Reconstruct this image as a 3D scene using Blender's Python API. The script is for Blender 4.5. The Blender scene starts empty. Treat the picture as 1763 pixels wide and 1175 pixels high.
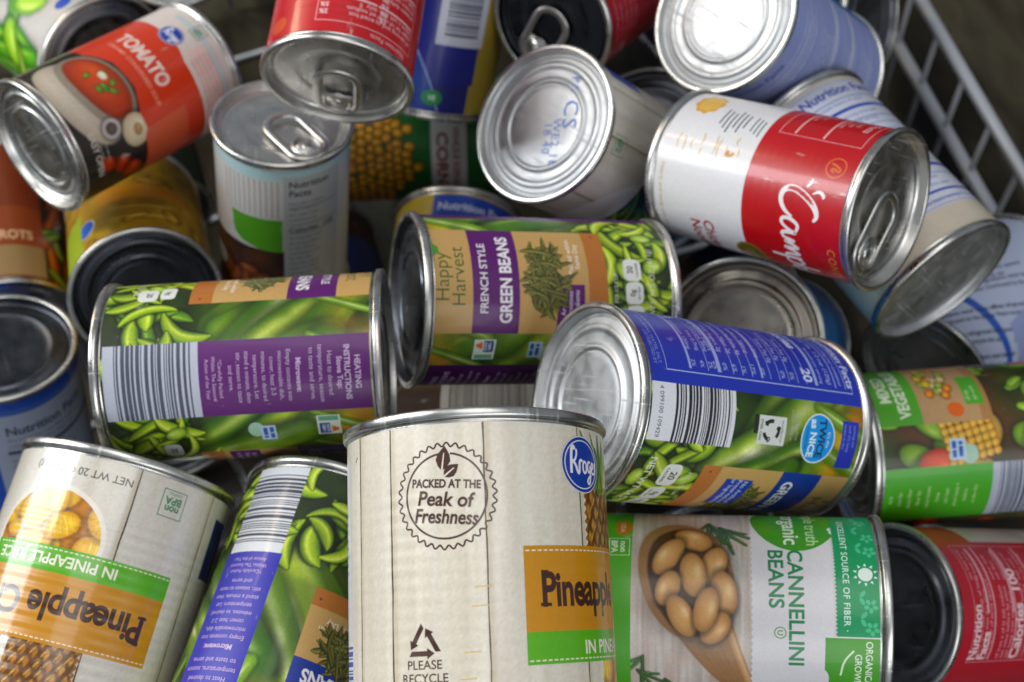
import bpy, bmesh, math, random
import numpy as np
from mathutils import Vector, Matrix

# ------------------------------------------------------------------ camera, world, lamps, exposure
scene = bpy.context.scene
scene.view_settings.view_transform = 'Standard'
scene.view_settings.look = 'None'
scene.view_settings.gamma = 1.0
scene.view_settings.use_curve_mapping = False
scene.view_settings.exposure = 0.2
scene.cycles.max_bounces = 10
scene.cycles.caustics_reflective = False
scene.cycles.caustics_refractive = False
scene.cycles.sample_clamp_indirect = 6.0

cam_data = bpy.data.cameras.new('camera')
camera = bpy.data.objects.new('camera', cam_data)
scene.collection.objects.link(camera)
cam_data.sensor_width = 36.0
cam_data.lens = 2200.0 / 1763.0 * 36.0
cam_data.clip_start = 0.01
cam_data.clip_end = 50.0
cam_data.dof.use_dof = True
cam_data.dof.focus_distance = 0.415
cam_data.dof.aperture_fstop = 12.5
CX, CY, CZ = Vector((0.95902, -0.26151, -0.10907)), Vector((0.28335, 0.88511, 0.36917)), Vector((0.0, -0.38495, 0.92294))
camera.matrix_world = Matrix.Translation((0.0, -0.25, 0.7613)) @ Matrix((CX, CY, CZ)).transposed().to_4x4()
scene.camera = camera

world = bpy.data.worlds.new('World')
scene.world = world
world.use_nodes = True
world.node_tree.nodes['Background'].inputs['Color'].default_value = (0.80, 0.90, 1.0, 1)
world.node_tree.nodes['Background'].inputs['Strength'].default_value = 0.215


def area(name, loc, target, w, h, watts, col):
    d = bpy.data.lights.new(name, 'AREA')
    d.shape = 'RECTANGLE'
    d.size, d.size_y, d.energy, d.color = w, h, watts, col
    o = bpy.data.objects.new(name, d)
    scene.collection.objects.link(o)
    o.location = loc
    o.rotation_euler = (Vector(target) - Vector(loc)).to_track_quat('-Z', 'Y').to_euler()
    return o


area('window_light', (-1.18, 0.67, 1.08), (0.0, 0.0, 0.22), 0.42, 0.85, 12.5, (0.93, 0.97, 1.0))
area('ceiling_lamp', (-0.88, 0.63, 1.56), (0.0, 0.0, 0.22), 0.30, 0.30, 5.0, (1.0, 0.98, 0.95))
area('overhead_fill', (0.35, 0.10, 2.2), (0.0, 0.0, 0.2), 1.3, 1.0, 9.0, (1.0, 0.98, 0.95))  # added soft fill from above, no such lamp known
area('front_fill', (0.25, -1.55, 1.35), (0.0, 0.0, 0.15), 1.6, 0.9, 12.0, (0.97, 0.98, 1.0))  # added broad fill from the camera side, no lamp known there
area('warm_lamp', (-0.72, 1.12, 0.92), (0.0, 0.0, 0.22), 0.10, 0.55, 2.6, (1.0, 0.80, 0.55))

# ------------------------------------------------------------------ small helpers


VIVID = 1.22                                     # printing inks are a little stronger than the swatches below


def srgb(h):
    if not isinstance(h, str):
        return h
    h = h.lstrip('#')
    c = [int(h[i:i + 2], 16) / 255 for i in (0, 2, 4)]
    g = sum(c) / 3
    c = [min(1, max(0, g + (x - g) * VIVID)) for x in c]
    return tuple(x / 12.92 if x <= 0.04045 else ((x + 0.055) / 1.055) ** 2.4 for x in c)


def lin_arr(a):
    g = a.mean(-1, keepdims=True)
    a = np.clip(g + (a - g) * VIVID, 0, 1)
    return np.where(a <= 0.04045, a / 12.92, ((a + 0.055) / 1.055) ** 2.4)


def hexarr(h):
    h = h.lstrip('#')
    return np.array([int(h[i:i + 2], 16) / 255 for i in (0, 2, 4)])


def mat_new(name):
    m = bpy.data.materials.new(name)
    m.use_nodes = True
    nt = m.node_tree
    return m, nt, nt.nodes['Principled BSDF']


def noise_bump(nt, bsdf, scale, strength, dist, detail=3.0, extra=None, dents=0.0):
    tc = nt.nodes.new('ShaderNodeTexCoord')
    nz = nt.nodes.new('ShaderNodeTexNoise')
    nz.inputs['Scale'].default_value = scale
    nz.inputs['Detail'].default_value = detail
    nt.links.new(tc.outputs['Object'], nz.inputs['Vector'])
    b = nt.nodes.new('ShaderNodeBump')
    b.inputs['Strength'].default_value = strength
    b.inputs['Distance'].default_value = dist
    nt.links.new(nz.outputs['Fac'], b.inputs['Height'])
    last = b
    if dents:                                    # shallow dents in the wall
        dn = nt.nodes.new('ShaderNodeTexNoise'); dn.inputs['Scale'].default_value = 17.0; dn.inputs['Detail'].default_value = 1.0
        oi = nt.nodes.new('ShaderNodeObjectInfo')
        nt.links.new(tc.outputs['Object'], dn.inputs['Vector'])
        b0 = nt.nodes.new('ShaderNodeBump'); b0.inputs['Strength'].default_value = 1.0; b0.inputs['Distance'].default_value = dents
        nt.links.new(dn.outputs['Fac'], b0.inputs['Height'])
        nt.links.new(b0.outputs['Normal'], b.inputs['Normal'])
    if extra:                                    # side-wall beads that press through the paper
        period, z0, z1, depth = extra
        sp = nt.nodes.new('ShaderNodeSeparateXYZ')
        nt.links.new(tc.outputs['Object'], sp.inputs[0])
        mu = nt.nodes.new('ShaderNodeMath'); mu.operation = 'MULTIPLY'; mu.inputs[1].default_value = 2 * math.pi / period
        nt.links.new(sp.outputs['Z'], mu.inputs[0])
        si = nt.nodes.new('ShaderNodeMath'); si.operation = 'SINE'
        nt.links.new(mu.outputs[0], si.inputs[0])
        mr = nt.nodes.new('ShaderNodeMapRange'); mr.interpolation_type = 'SMOOTHSTEP'
        mr.inputs['From Min'].default_value = z0; mr.inputs['From Max'].default_value = z0 + 0.006
        nt.links.new(sp.outputs['Z'], mr.inputs['Value'])
        mr2 = nt.nodes.new('ShaderNodeMapRange'); mr2.interpolation_type = 'SMOOTHSTEP'
        mr2.inputs['From Min'].default_value = z1; mr2.inputs['From Max'].default_value = z1 - 0.006
        nt.links.new(sp.outputs['Z'], mr2.inputs['Value'])
        p1 = nt.nodes.new('ShaderNodeMath'); p1.operation = 'MULTIPLY'
        nt.links.new(si.outputs[0], p1.inputs[0]); nt.links.new(mr.outputs[0], p1.inputs[1])
        p2 = nt.nodes.new('ShaderNodeMath'); p2.operation = 'MULTIPLY'
        nt.links.new(p1.outputs[0], p2.inputs[0]); nt.links.new(mr2.outputs[0], p2.inputs[1])
        b2 = nt.nodes.new('ShaderNodeBump')
        b2.inputs['Strength'].default_value = 1.0
        b2.inputs['Distance'].default_value = depth
        nt.links.new(p2.outputs[0], b2.inputs['Height'])
        nt.links.new(b.outputs['Normal'], b2.inputs['Normal'])
        last = b2
    nt.links.new(last.outputs['Normal'], bsdf.inputs['Normal'])
    return tc, nz


def label_material(name, rough, beads=None, coat=0.22):
    m, nt, b = mat_new(name)
    at = nt.nodes.new('ShaderNodeVertexColor')
    at.layer_name = 'Col'
    tc, nz = noise_bump(nt, b, 60.0, 0.35, 0.0006, 4.0, beads, 0.0022)
    fine = nt.nodes.new('ShaderNodeTexNoise')
    fine.inputs['Scale'].default_value = 900.0
    fine.inputs['Detail'].default_value = 2.0
    nt.links.new(tc.outputs['Object'], fine.inputs['Vector'])
    mr = nt.nodes.new('ShaderNodeMapRange')
    mr.inputs['To Min'].default_value = 0.90
    mr.inputs['To Max'].default_value = 1.08
    nt.links.new(fine.outputs['Fac'], mr.inputs['Value'])
    mx = nt.nodes.new('ShaderNodeMix'); mx.data_type = 'RGBA'; mx.blend_type = 'MULTIPLY'
    mx.inputs['Factor'].default_value = 1.0
    nt.links.new(at.outputs['Color'], mx.inputs[6])
    nt.links.new(mr.outputs[0], mx.inputs[7])
    sc = nt.nodes.new('ShaderNodeTexNoise')                 # small scuffs where the ink has rubbed off
    sc.inputs['Scale'].default_value = 170.0; sc.inputs['Detail'].default_value = 7.0; sc.inputs['Roughness'].default_value = 0.62
    mp = nt.nodes.new('ShaderNodeMapping'); mp.inputs['Scale'].default_value = (1.0, 1.0, 0.35)
    oi = nt.nodes.new('ShaderNodeObjectInfo')
    nt.links.new(tc.outputs['Object'], mp.inputs['Vector'])
    nt.links.new(mp.outputs[0], sc.inputs['Vector'])
    sr = nt.nodes.new('ShaderNodeMapRange')
    sr.inputs['From Min'].default_value = 0.665; sr.inputs['From Max'].default_value = 0.73
    sr.inputs['To Max'].default_value = 0.55
    nt.links.new(sc.outputs['Fac'], sr.inputs['Value'])
    m2 = nt.nodes.new('ShaderNodeMix'); m2.data_type = 'RGBA'
    nt.links.new(sr.outputs[0], m2.inputs['Factor'])
    nt.links.new(mx.outputs[2], m2.inputs[6]); m2.inputs[7].default_value = (0.62, 0.60, 0.56, 1)
    nt.links.new(m2.outputs[2], b.inputs['Base Color'])
    rr = nt.nodes.new('ShaderNodeMapRange')
    rr.inputs['To Min'].default_value = rough - 0.07
    rr.inputs['To Max'].default_value = rough + 0.10
    nt.links.new(nz.outputs['Fac'], rr.inputs['Value'])
    nt.links.new(rr.outputs[0], b.inputs['Roughness'])
    b.inputs['Coat Weight'].default_value = coat
    b.inputs['Coat Roughness'].default_value = 0.11
    return m


def steel_material(name, col, rough, bump=0.25):
    m, nt, b = mat_new(name)
    b.inputs['Metallic'].default_value = 1.0
    tc, nz = noise_bump(nt, b, 45.0, bump, 0.00025, 3.0)
    sm = nt.nodes.new('ShaderNodeTexNoise')
    sm.inputs['Scale'].default_value = 130.0
    sm.inputs['Detail'].default_value = 6.0
    nt.links.new(tc.outputs['Object'], sm.inputs['Vector'])
    rr = nt.nodes.new('ShaderNodeMapRange')
    rr.inputs['From Min'].default_value = 0.3; rr.inputs['From Max'].default_value = 0.7
    rr.inputs['To Min'].default_value = rough - 0.06
    rr.inputs['To Max'].default_value = rough + 0.12
    nt.links.new(sm.outputs['Fac'], rr.inputs['Value'])
    mp = nt.nodes.new('ShaderNodeMapping'); mp.inputs['Scale'].default_value = (30.0, 700.0, 30.0); mp.inputs['Rotation'].default_value = (0, 0, 0.6)
    nt.links.new(tc.outputs['Object'], mp.inputs['Vector'])
    sn = nt.nodes.new('ShaderNodeTexNoise'); sn.inputs['Scale'].default_value = 1.0; sn.inputs['Detail'].default_value = 3.0
    nt.links.new(mp.outputs[0], sn.inputs['Vector'])
    sr = nt.nodes.new('ShaderNodeMapRange'); sr.inputs['From Min'].default_value = 0.60; sr.inputs['From Max'].default_value = 0.68
    sr.inputs['To Max'].default_value = 0.22
    nt.links.new(sn.outputs['Fac'], sr.inputs['Value'])
    ad = nt.nodes.new('ShaderNodeMath'); ad.operation = 'ADD'
    nt.links.new(rr.outputs[0], ad.inputs[0]); nt.links.new(sr.outputs[0], ad.inputs[1])
    nt.links.new(ad.outputs[0], b.inputs['Roughness'])
    cr = nt.nodes.new('ShaderNodeMapRange'); cr.data_type = 'FLOAT_VECTOR'
    for i, k in enumerate(('To_Min_FLOAT3', 'To_Max_FLOAT3')):
        pass
    mx = nt.nodes.new('ShaderNodeMix'); mx.data_type = 'RGBA'
    mx.inputs[6].default_value = (*[c * 0.82 for c in col], 1)
    mx.inputs[7].default_value = (*col, 1)
    nt.nodes.remove(cr)
    nt.links.new(sm.outputs['Fac'], mx.inputs['Factor'])
    nt.links.new(mx.outputs[2], b.inputs['Base Color'])
    return m


M = {
    'smooth': label_material('label_paper_over_faintly_beaded_wall', 0.36, (0.0042, 0.022, 0.096, 0.00004), 0.5),
    'paper': label_material('glossy_label_paper', 0.40),
    'ribbed': label_material('label_paper_over_beaded_wall', 0.34, (0.0042, 0.022, 0.096, 0.00013), 0.8),
    'soup': label_material('label_paper_over_soup_can_wall', 0.36, (0.0040, 0.030, 0.090, 0.00002), 0.35),
    'steel': steel_material('tinplate_steel', (0.74, 0.73, 0.70), 0.30),
    'rim': steel_material('worn_tinplate_rim', (0.66, 0.65, 0.62), 0.28, 0.35),
    'pale': steel_material('matte_grey_tinplate', (0.60, 0.61, 0.62), 0.46, 0.04),  # a little greyer and rougher than the plain steel
    'black': steel_material('tinplate_dark_reflection_tone', (0.085, 0.092, 0.11), 0.30, 0.1),  # near-black base colour stands for dark surroundings mirrored in these lids
    'brown': steel_material('tinplate_brown_reflection_tone', (0.34, 0.31, 0.26), 0.30, 0.1),  # brown base colour stands for a brown reflection in the lid
    'dark': steel_material('tinplate_shade_tone', (0.19, 0.20, 0.225), 0.30, 0.1),  # darkened copy of the steel, shade on these ends put into the colour
}
m, nt, b = mat_new('grey_coated_basket_wire')
b.inputs['Base Color'].default_value = (0.50, 0.51, 0.55, 1)
b.inputs['Roughness'].default_value = 0.38
b.inputs['Metallic'].default_value = 0.3
noise_bump(nt, b, 200, 0.3, 0.0004)
M['wire'] = m
m, nt, b = mat_new('dark_floor')
tc = nt.nodes.new('ShaderNodeTexCoord')
mp = nt.nodes.new('ShaderNodeMapping'); mp.inputs['Scale'].default_value = (9.0, 3.5, 1.0); mp.inputs['Rotation'].default_value = (0, 0, 0.35)
nt.links.new(tc.outputs['Object'], mp.inputs['Vector'])
nz = nt.nodes.new('ShaderNodeTexNoise'); nz.inputs['Scale'].default_value = 1.0; nz.inputs['Detail'].default_value = 4
nt.links.new(mp.outputs[0], nz.inputs['Vector'])
cr = nt.nodes.new('ShaderNodeValToRGB')
el = cr.color_ramp.elements
el[0].position = 0.36; el[0].color = (0.004, 0.004, 0.005, 1)
el[1].position = 0.78; el[1].color = (0.15, 0.15, 0.14, 1)
for ps, cl in ((0.47, (0.020, 0.018, 0.012, 1)), (0.53, (0.060, 0.052, 0.034, 1)), (0.60, (0.030, 0.020, 0.012, 1)), (0.66, (0.075, 0.078, 0.062, 1))):
    e = el.new(ps); e.color = cl
nt.links.new(nz.outputs['Fac'], cr.inputs[0]); nt.links.new(cr.outputs[0], b.inputs['Base Color'])
b.inputs['Roughness'].default_value = 0.9
b.inputs['Specular IOR Level'].default_value = 0.1
M['floor'] = m

COL = scene.collection


def link(name, mesh, parent=None, mats=None):
    o = bpy.data.objects.new(name, mesh)
    COL.objects.link(o)
    if parent is not None:
        o.parent = parent
    if mats is not None and not mesh.materials:
        mesh.materials.append(mats)
    return o


def lathe(name, prof, n=120, mat=None):
    vs, fs, rings = [], [], []
    for r, z in prof:
        if r < 1e-6:
            rings.append([len(vs)]); vs.append((0, 0, z))
        else:
            rings.append(list(range(len(vs), len(vs) + n)))
            vs += [(r * math.cos(2 * math.pi * i / n), r * math.sin(2 * math.pi * i / n), z) for i in range(n)]
    for a, c in zip(rings[:-1], rings[1:]):
        for i in range(n):
            j = (i + 1) % n
            if len(a) == 1:
                fs.append((a[0], c[j], c[i]))
            elif len(c) == 1:
                fs.append((a[i], a[j], c[0]))
            else:
                fs.append((a[i], a[j], c[j], c[i]))
    me = bpy.data.meshes.new(name)
    me.from_pydata(vs, [], fs)
    me.polygons.foreach_set('use_smooth', [True] * len(me.polygons))
    if mat:
        me.materials.append(mat)
    me.update()
    return me


def tube(path, rad, nseg=10, closed=False, flat=1.0):
    """verts and faces of a round wire along a path of Vectors"""
    n = len(path)
    vs, fs = [], []
    ref = Vector((0, 0, 1))
    for i, p in enumerate(path):
        a = path[(i - 1) % n] if (closed or i > 0) else p
        c = path[(i + 1) % n] if (closed or i < n - 1) else p
        t = (c - a).normalized()
        rr = ref if abs(t.dot(ref)) < 0.95 else Vector((1, 0, 0))
        u = t.cross(rr).normalized(); w = u.cross(t)
        for k in range(nseg):
            an = 2 * math.pi * k / nseg
            vs.append(p + u * math.cos(an) * rad + w * math.sin(an) * rad * flat)
    m_ = n if closed else n - 1
    for i in range(m_):
        j = (i + 1) % n
        for k in range(nseg):
            l = (k + 1) % nseg
            fs.append((i * nseg + k, i * nseg + l, j * nseg + l, j * nseg + k))
    if not closed:
        fs.append(tuple(range(nseg))[::-1])
        fs.append(tuple((n - 1) * nseg + k for k in range(nseg)))
    return vs, fs


def mesh_from(name, parts, mat, smooth=True):
    vs, fs = [], []
    for v, f in parts:
        o = len(vs); vs += [tuple(x) for x in v]; fs += [tuple(i + o for i in q) for q in f]
    me = bpy.data.meshes.new(name)
    me.from_pydata(vs, [], fs)
    me.polygons.foreach_set('use_smooth', [smooth] * len(me.polygons))
    me.materials.append(mat); me.update()
    return me

# ------------------------------------------------------------------ the tin itself
_cache = {}


def densify(prof, n=3):
    """round the corners of a lathe profile a little (Chaikin)"""
    p = [prof[0]]
    for a, c in zip(prof[:-1], prof[1:]):
        p.append((a[0] * .8 + c[0] * .2, a[1] * .8 + c[1] * .2))
        p.append((a[0] * .2 + c[0] * .8, a[1] * .2 + c[1] * .8))
    p.append(prof[-1])
    return p


def end_profile(R, kind):
    """recessed end panel, z measured inwards from the outer edge of the seam (metres)"""
    k = 0.001
    if kind == 'ring':
        q = [(R - 2.6 * k, 0.5 * k), (R - 3.3 * k, 3.6 * k), (R - 4.4 * k, 4.3 * k), (R - 5.6 * k, 3.3 * k),
             (.80 * R, 3.2 * k), (.775 * R, 2.3 * k), (.735 * R, 2.3 * k), (.71 * R, 3.1 * k), (.60 * R, 3.1 * k),
             (.575 * R, 2.1 * k), (.545 * R, 2.0 * k), (.52 * R, 3.0 * k), (.49 * R, 2.6 * k), (.2 * R, 2.5 * k), (0, 2.5 * k)]
    elif kind == 'flat':
        q = [(R - 2.6 * k, 0.5 * k), (R - 3.3 * k, 3.4 * k), (R - 4.6 * k, 4.0 * k), (R - 6.0 * k, 3.0 * k),
             (.70 * R, 2.9 * k), (.3 * R, 2.8 * k), (0, 2.8 * k)]
    elif kind == 'shallow':
        q = [(R - 2.6 * k, 0.5 * k), (R - 3.3 * k, 4.2 * k), (R - 4.6 * k, 5.0 * k), (R - 6.2 * k, 3.7 * k),
             (.74 * R, 3.6 * k), (.71 * R, 2.6 * k), (.665 * R, 2.5 * k), (.63 * R, 3.5 * k), (.2 * R, 3.5 * k), (0, 3.5 * k)]
    else:  # tab
        q = [(R - 2.6 * k, 0.5 * k), (R - 3.2 * k, 4.3 * k), (R - 4.2 * k, 5.0 * k), (R - 5.2 * k, 4.0 * k),
             (.83 * R, 3.9 * k), (.80 * R, 4.3 * k), (.77 * R, 4.3 * k), (.55 * R, 4.3 * k), (.52 * R, 4.7 * k), (.2 * R, 4.7 * k), (0, 4.7 * k)]
    return densify(q)


def can_meshes(R, H, top, bot, pale):
    key = (R, H)
    k = 0.001
    if key not in _cache:
        Rb = R - 1.5 * k
        rim = [(R - 2.6 * k, 0.55 * k), (R - 2.45 * k, 0.15 * k), (R - 1.9 * k, 0), (R - 0.9 * k, 0.02 * k), (R - 0.3 * k, 0.25 * k), (R, 0.8 * k),
               (R, 2.4 * k), (R - .3 * k, 3.0 * k), (R - 1.2 * k, 3.3 * k), (Rb - 0.5 * k, 3.6 * k), (Rb - .4 * k, 4.3 * k)]
        body = [(Rb - 0.4 * k, 4.2 * k), (Rb, 5.2 * k), (Rb, H - 5.2 * k), (Rb - .4 * k, H - 4.2 * k)]
        _cache[key] = (lathe('can_wall', body, 96, M['steel']), lathe('seam', rim, 128, M['rim']),
                       lathe('seam_up', [(r, H - z) for r, z in rim][::-1], 128, M['rim']))
    out = list(_cache[key])
    for kind, up in ((top, True), (bot, False)):
        mt = {'p': 'pale', 'd': 'dark', 'b': 'brown', 'k': 'black'}.get(pale[0 if up else 1], 'steel')
        kk = (R, H, kind, up, mt)
        if kk not in _cache:
            pr = end_profile(R, kind)
            pr = [(r, H - z) for r, z in pr] if up else [(r, z) for r, z in pr][::-1]
            _cache[kk] = lathe('end_panel', pr, 112, M[mt])
        out.append(_cache[kk])
    return out


def tab_mesh(R, H):
    k = 0.001
    kk = ('tab', R, H)
    if kk in _cache:
        return _cache[kk]
    z0 = H - 2.6 * k
    # x axis points from the lid's centre to the nose of the tab near the rim
    nose, back, hw = R - 6.5 * k, R - 40.0 * k, 9.2 * k
    def stad(x0, x1, w, z, n=12, lift=0.0):
        p = []
        for i in range(n + 1):
            a = -math.pi / 2 + math.pi * i / n
            p.append(Vector((x1 - w * .8 + w * .8 * math.cos(a), w * math.sin(a), z)))
        for i in range(n + 1):
            a = math.pi / 2 + math.pi * i / n
            p.append(Vector((x0 + w * .9 + w * .9 * math.cos(a), w * math.sin(a), z + lift)))
        return p
    loop = tube(stad(back, nose, hw, z0, lift=0.9 * k), 1.9 * k, 12, True, 0.42)
    inner = tube(stad(back + 19.0 * k, nose - 1.5 * k, hw - 3.2 * k, z0 + 0.35 * k, lift=0.0), 0.7 * k, 8, True, 0.7)
    # plate between the finger hole and the nose
    pl = []
    x0, x1 = back + 19.6 * k, nose - 1.0 * k
    n = 10
    top, low = [], []
    out = [(x0, -hw + .6 * k), (x0 + 5 * k, -hw + .6 * k)] + [(x1 - 6 * k + 6 * k * math.cos(a), (hw - .6 * k) * math.sin(a)) for a in [(-math.pi / 2) + math.pi * i / n for i in range(n + 1)]] + [(x0 + 5 * k, hw - .6 * k), (x0, hw - .6 * k)]
    vs = [Vector((x, y, z0 + .25 * k)) for x, y in out] + [Vector((x, y, z0 - .45 * k)) for x, y in out]
    N = len(out)
    fs = [tuple(range(N)), tuple(range(2 * N - 1, N - 1, -1))] + [(i, i + N, (i + 1) % N + N, (i + 1) % N) for i in range(N)]
    me = mesh_from('pull_tab_mesh', [loop, inner, (vs, fs)], M['steel'])
    # foot under the rivet, so that the tab stands on the lid
    riv = lathe('rivet_mesh', [(0, H - 5.0 * k), (3.2 * k, H - 4.9 * k), (2.6 * k, z0 - .2 * k), (2.6 * k, z0 + .6 * k), (2.0 * k, z0 + 1.0 * k), (0, z0 + 1.05 * k)][::1], 24, M['steel'])
    for v in riv.vertices:
        v.co.x += x1 - 6.5 * k
    _cache[kk] = (me, riv)
    return _cache[kk]

# ------------------------------------------------------------------ printed labels: everything is laid out in millimetres,
# s runs round the tin (0 = the line that faces out of the heap), v runs up the label


def curve_text(body, size, bold, shear, spacing, align, res=3, line=1.0):
    cu = bpy.data.curves.new('t', 'FONT')
    cu.body = body; cu.size = size; cu.shear = shear; cu.space_character = spacing
    cu.align_x = align; cu.offset = bold * size; cu.resolution_u = res; cu.space_line = line
    cu.dimensions = '2D'; cu.fill_mode = 'FRONT'
    o = bpy.data.objects.new('t', cu)
    COL.objects.link(o)
    dg = bpy.context.evaluated_depsgraph_get()
    me = bpy.data.meshes.new_from_object(o.evaluated_get(dg))
    n = len(me.vertices)
    co = np.zeros(n * 3); me.vertices.foreach_get('co', co)
    fs = [tuple(p.vertices) for p in me.polygons]
    bpy.data.objects.remove(o); bpy.data.curves.remove(cu); bpy.data.meshes.remove(me)
    return co.reshape(-1, 3)[:, :2], fs


_glyph = {}
SINGLE = {'lettering', 'title_stripe', 'claim_box', 'nutrition_badge', 'instructions_panel', 'title', 'medal', 'front_panel', 'brand_name'}


class Label:
    def __init__(self, R, H, mat, parent, base='#d8d4cc', v0=4.6, v1=None):
        self.Rb = R * 1000 - 1.5 + 0.12
        self.H = H * 1000
        self.mat = mat
        self.v0, self.v1 = v0, (self.H - 4.6 if v1 is None else v1)
        self.parts = {}
        self.boxes = []
        self.serial = 0
        n = 150
        self.obj = self._mesh('label', self._cyl(n), parent)
        self._colour(self.obj.data, srgb(base))

    def _cyl(self, n):
        vs, fs = [], []
        r = self.Rb / 1000
        for v in (self.v0, self.v1):
            for i in range(n):
                a = 2 * math.pi * i / n
                vs.append((r * math.cos(a), r * math.sin(a), v / 1000))
        for i in range(n):
            j = (i + 1) % n
            fs.append((i, j, n + j, n + i))
        return vs, fs

    def _mesh(self, name, vf, parent):
        me = bpy.data.meshes.new(name)
        me.from_pydata(vf[0], [], vf[1])
        me.polygons.foreach_set('use_smooth', [True] * len(me.polygons))
        me.materials.append(self.mat)
        return link(name, me, parent)

    def _colour(self, me, col):
        at = me.color_attributes.new('Col', 'FLOAT_COLOR', 'POINT')
        at.data.foreach_set('color', np.tile(np.array([*col, 1.0], dtype=np.float32), len(me.vertices)))

    def add(self, part, pts, faces, col, layer=None):
        """pts (n,2) in mm; col one colour or (n,3) linear"""
        pts = np.asarray(pts, float)
        if layer is None:
            layer = self.over(pts)
        self.note(pts, layer)
        col = np.asarray(srgb(col) if isinstance(col, str) else col, float)
        if col.ndim == 1:
            col = np.tile(col, (len(pts), 1))
        if part in SINGLE:                       # one print, one piece: each of these is a part of its own
            self.serial += 1
            part = (part, self.serial)
        self.parts.setdefault(part, []).append((pts, faces, col, layer))

    def over(self, pts):
        """the first free print layer above whatever these points cover"""
        pts = np.asarray(pts, float)
        a0, b0 = pts.min(0); a1, b1 = pts.max(0)
        t = 0
        for (x0, y0, x1, y1, l) in self.boxes:
            if x0 < a1 and x1 > a0 and y0 < b1 and y1 > b0 and l > t:
                t = l
        return t + 1

    def note(self, pts, layer):
        a0, b0 = pts.min(0); a1, b1 = pts.max(0)
        self.boxes.append((a0, b0, a1, b1, layer))

    def bend(self, pts, faces, step=1.25):
        """cut wide faces into strips so that they can follow the wall"""
        pts = np.asarray(pts, float)
        bm = bmesh.new()
        vs = [bm.verts.new((p[0], p[1], 0)) for p in pts]
        for f in faces:
            try:
                bm.faces.new([vs[i] for i in f])
            except ValueError:
                pass
        s0, s1 = pts[:, 0].min(), pts[:, 0].max()
        c = math.floor(s0 / step) * step + step
        while c < s1 - 1e-6:
            bmesh.ops.bisect_plane(bm, geom=bm.verts[:] + bm.edges[:] + bm.faces[:], plane_co=(c, 0, 0), plane_no=(1, 0, 0))
            c += step
        bm.verts.index_update()
        co = np.array([v.co[:2] for v in bm.verts])
        fs = [tuple(v.index for v in f.verts) for f in bm.faces]
        bm.free()
        return co, fs

    def poly(self, part, pts, col, layer=None):
        co, fs = self.bend(pts, [tuple(range(len(pts)))])
        self.add(part, co, fs, col, layer)

    def rect(self, part, s0, v0, s1, v1, col, layer=None):
        v0, v1 = max(v0, self.v0), min(v1, self.v1)
        n = max(1, int(math.ceil((s1 - s0) / 1.25)))
        ss = np.linspace(s0, s1, n + 1)
        pts = [(s, v0) for s in ss] + [(s, v1) for s in ss]
        self.add(part, pts, [(i, i + 1, n + 2 + i, n + 1 + i) for i in range(n)], col, layer)

    def ell(self, part, s, v, a, b_, col, layer=None, rot=0.0, n=40, wave=None):
        c, d = math.cos(math.radians(rot)), math.sin(math.radians(rot))
        pts = []
        for i in range(n):
            t = 2 * math.pi * i / n
            w = 1 + (wave[0] * math.sin(wave[1] * t) if wave else 0)
            x, y = a * w * math.cos(t), b_ * w * math.sin(t)
            pts.append((s + x * c - y * d, v + x * d + y * c))
        self.poly(part, pts, col, layer)

    def stroke(self, part, path, w, col, layer=None, closed=False, smooth=0):
        """a printed line along a path; w is one width or one width per point"""
        p = np.array(path, float)
        ws = np.full(len(p), float(w)) if np.isscalar(w) else np.array(w, float)
        for _ in range(smooth):
            q, k = [], []
            N = len(p)
            rng = range(N if closed else N - 1)
            if not closed:
                q.append(p[0]); k.append(ws[0])
            for i in rng:
                j = (i + 1) % N
                q += [p[i] * .75 + p[j] * .25, p[i] * .25 + p[j] * .75]; k += [ws[i] * .75 + ws[j] * .25, ws[i] * .25 + ws[j] * .75]
            if not closed:
                q.append(p[-1]); k.append(ws[-1])
            p, ws = np.array(q), np.array(k)
        N = len(p)
        if closed:
            t = np.roll(p, -1, 0) - np.roll(p, 1, 0)
        else:
            t = np.gradient(p, axis=0)
        t /= np.maximum(np.linalg.norm(t, axis=1), 1e-9)[:, None]
        nn = np.c_[-t[:, 1], t[:, 0]] * ws[:, None] / 2
        pts = np.r_[p + nn, p - nn]
        m_ = N if closed else N - 1
        fs = [(i, (i + 1) % N, N + (i + 1) % N, N + i) for i in range(m_)]
        if np.abs(np.diff(p[:, 0])).max() > 2.5:
            pts, fs = self.bend(pts, fs)
        self.add(part, pts, fs, col, layer)

    def text(self, part, body, s, v, size, col, rot=0.0, bold=0.0, shear=0.0, sx=1.0, align='CENTER', spacing=1.0, layer=None, line=1.0):
        key = (body, bold, shear, spacing, align, line)
        if key not in _glyph:
            _glyph[key] = curve_text(body, 1.0, bold, shear, spacing, align, 2 if size < 3 else 4, line)
        co, fs = _glyph[key]
        if len(co) == 0:
            return
        p = co * size * np.array([sx, 1.0])
        c, d = math.cos(math.radians(rot)), math.sin(math.radians(rot))
        p = np.c_[s + p[:, 0] * c - p[:, 1] * d, v + p[:, 0] * d + p[:, 1] * c]
        if size > 3.0:
            p, fs = self.bend(p, fs, 1.25)
        self.add(part, p, fs, col, layer)

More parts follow.
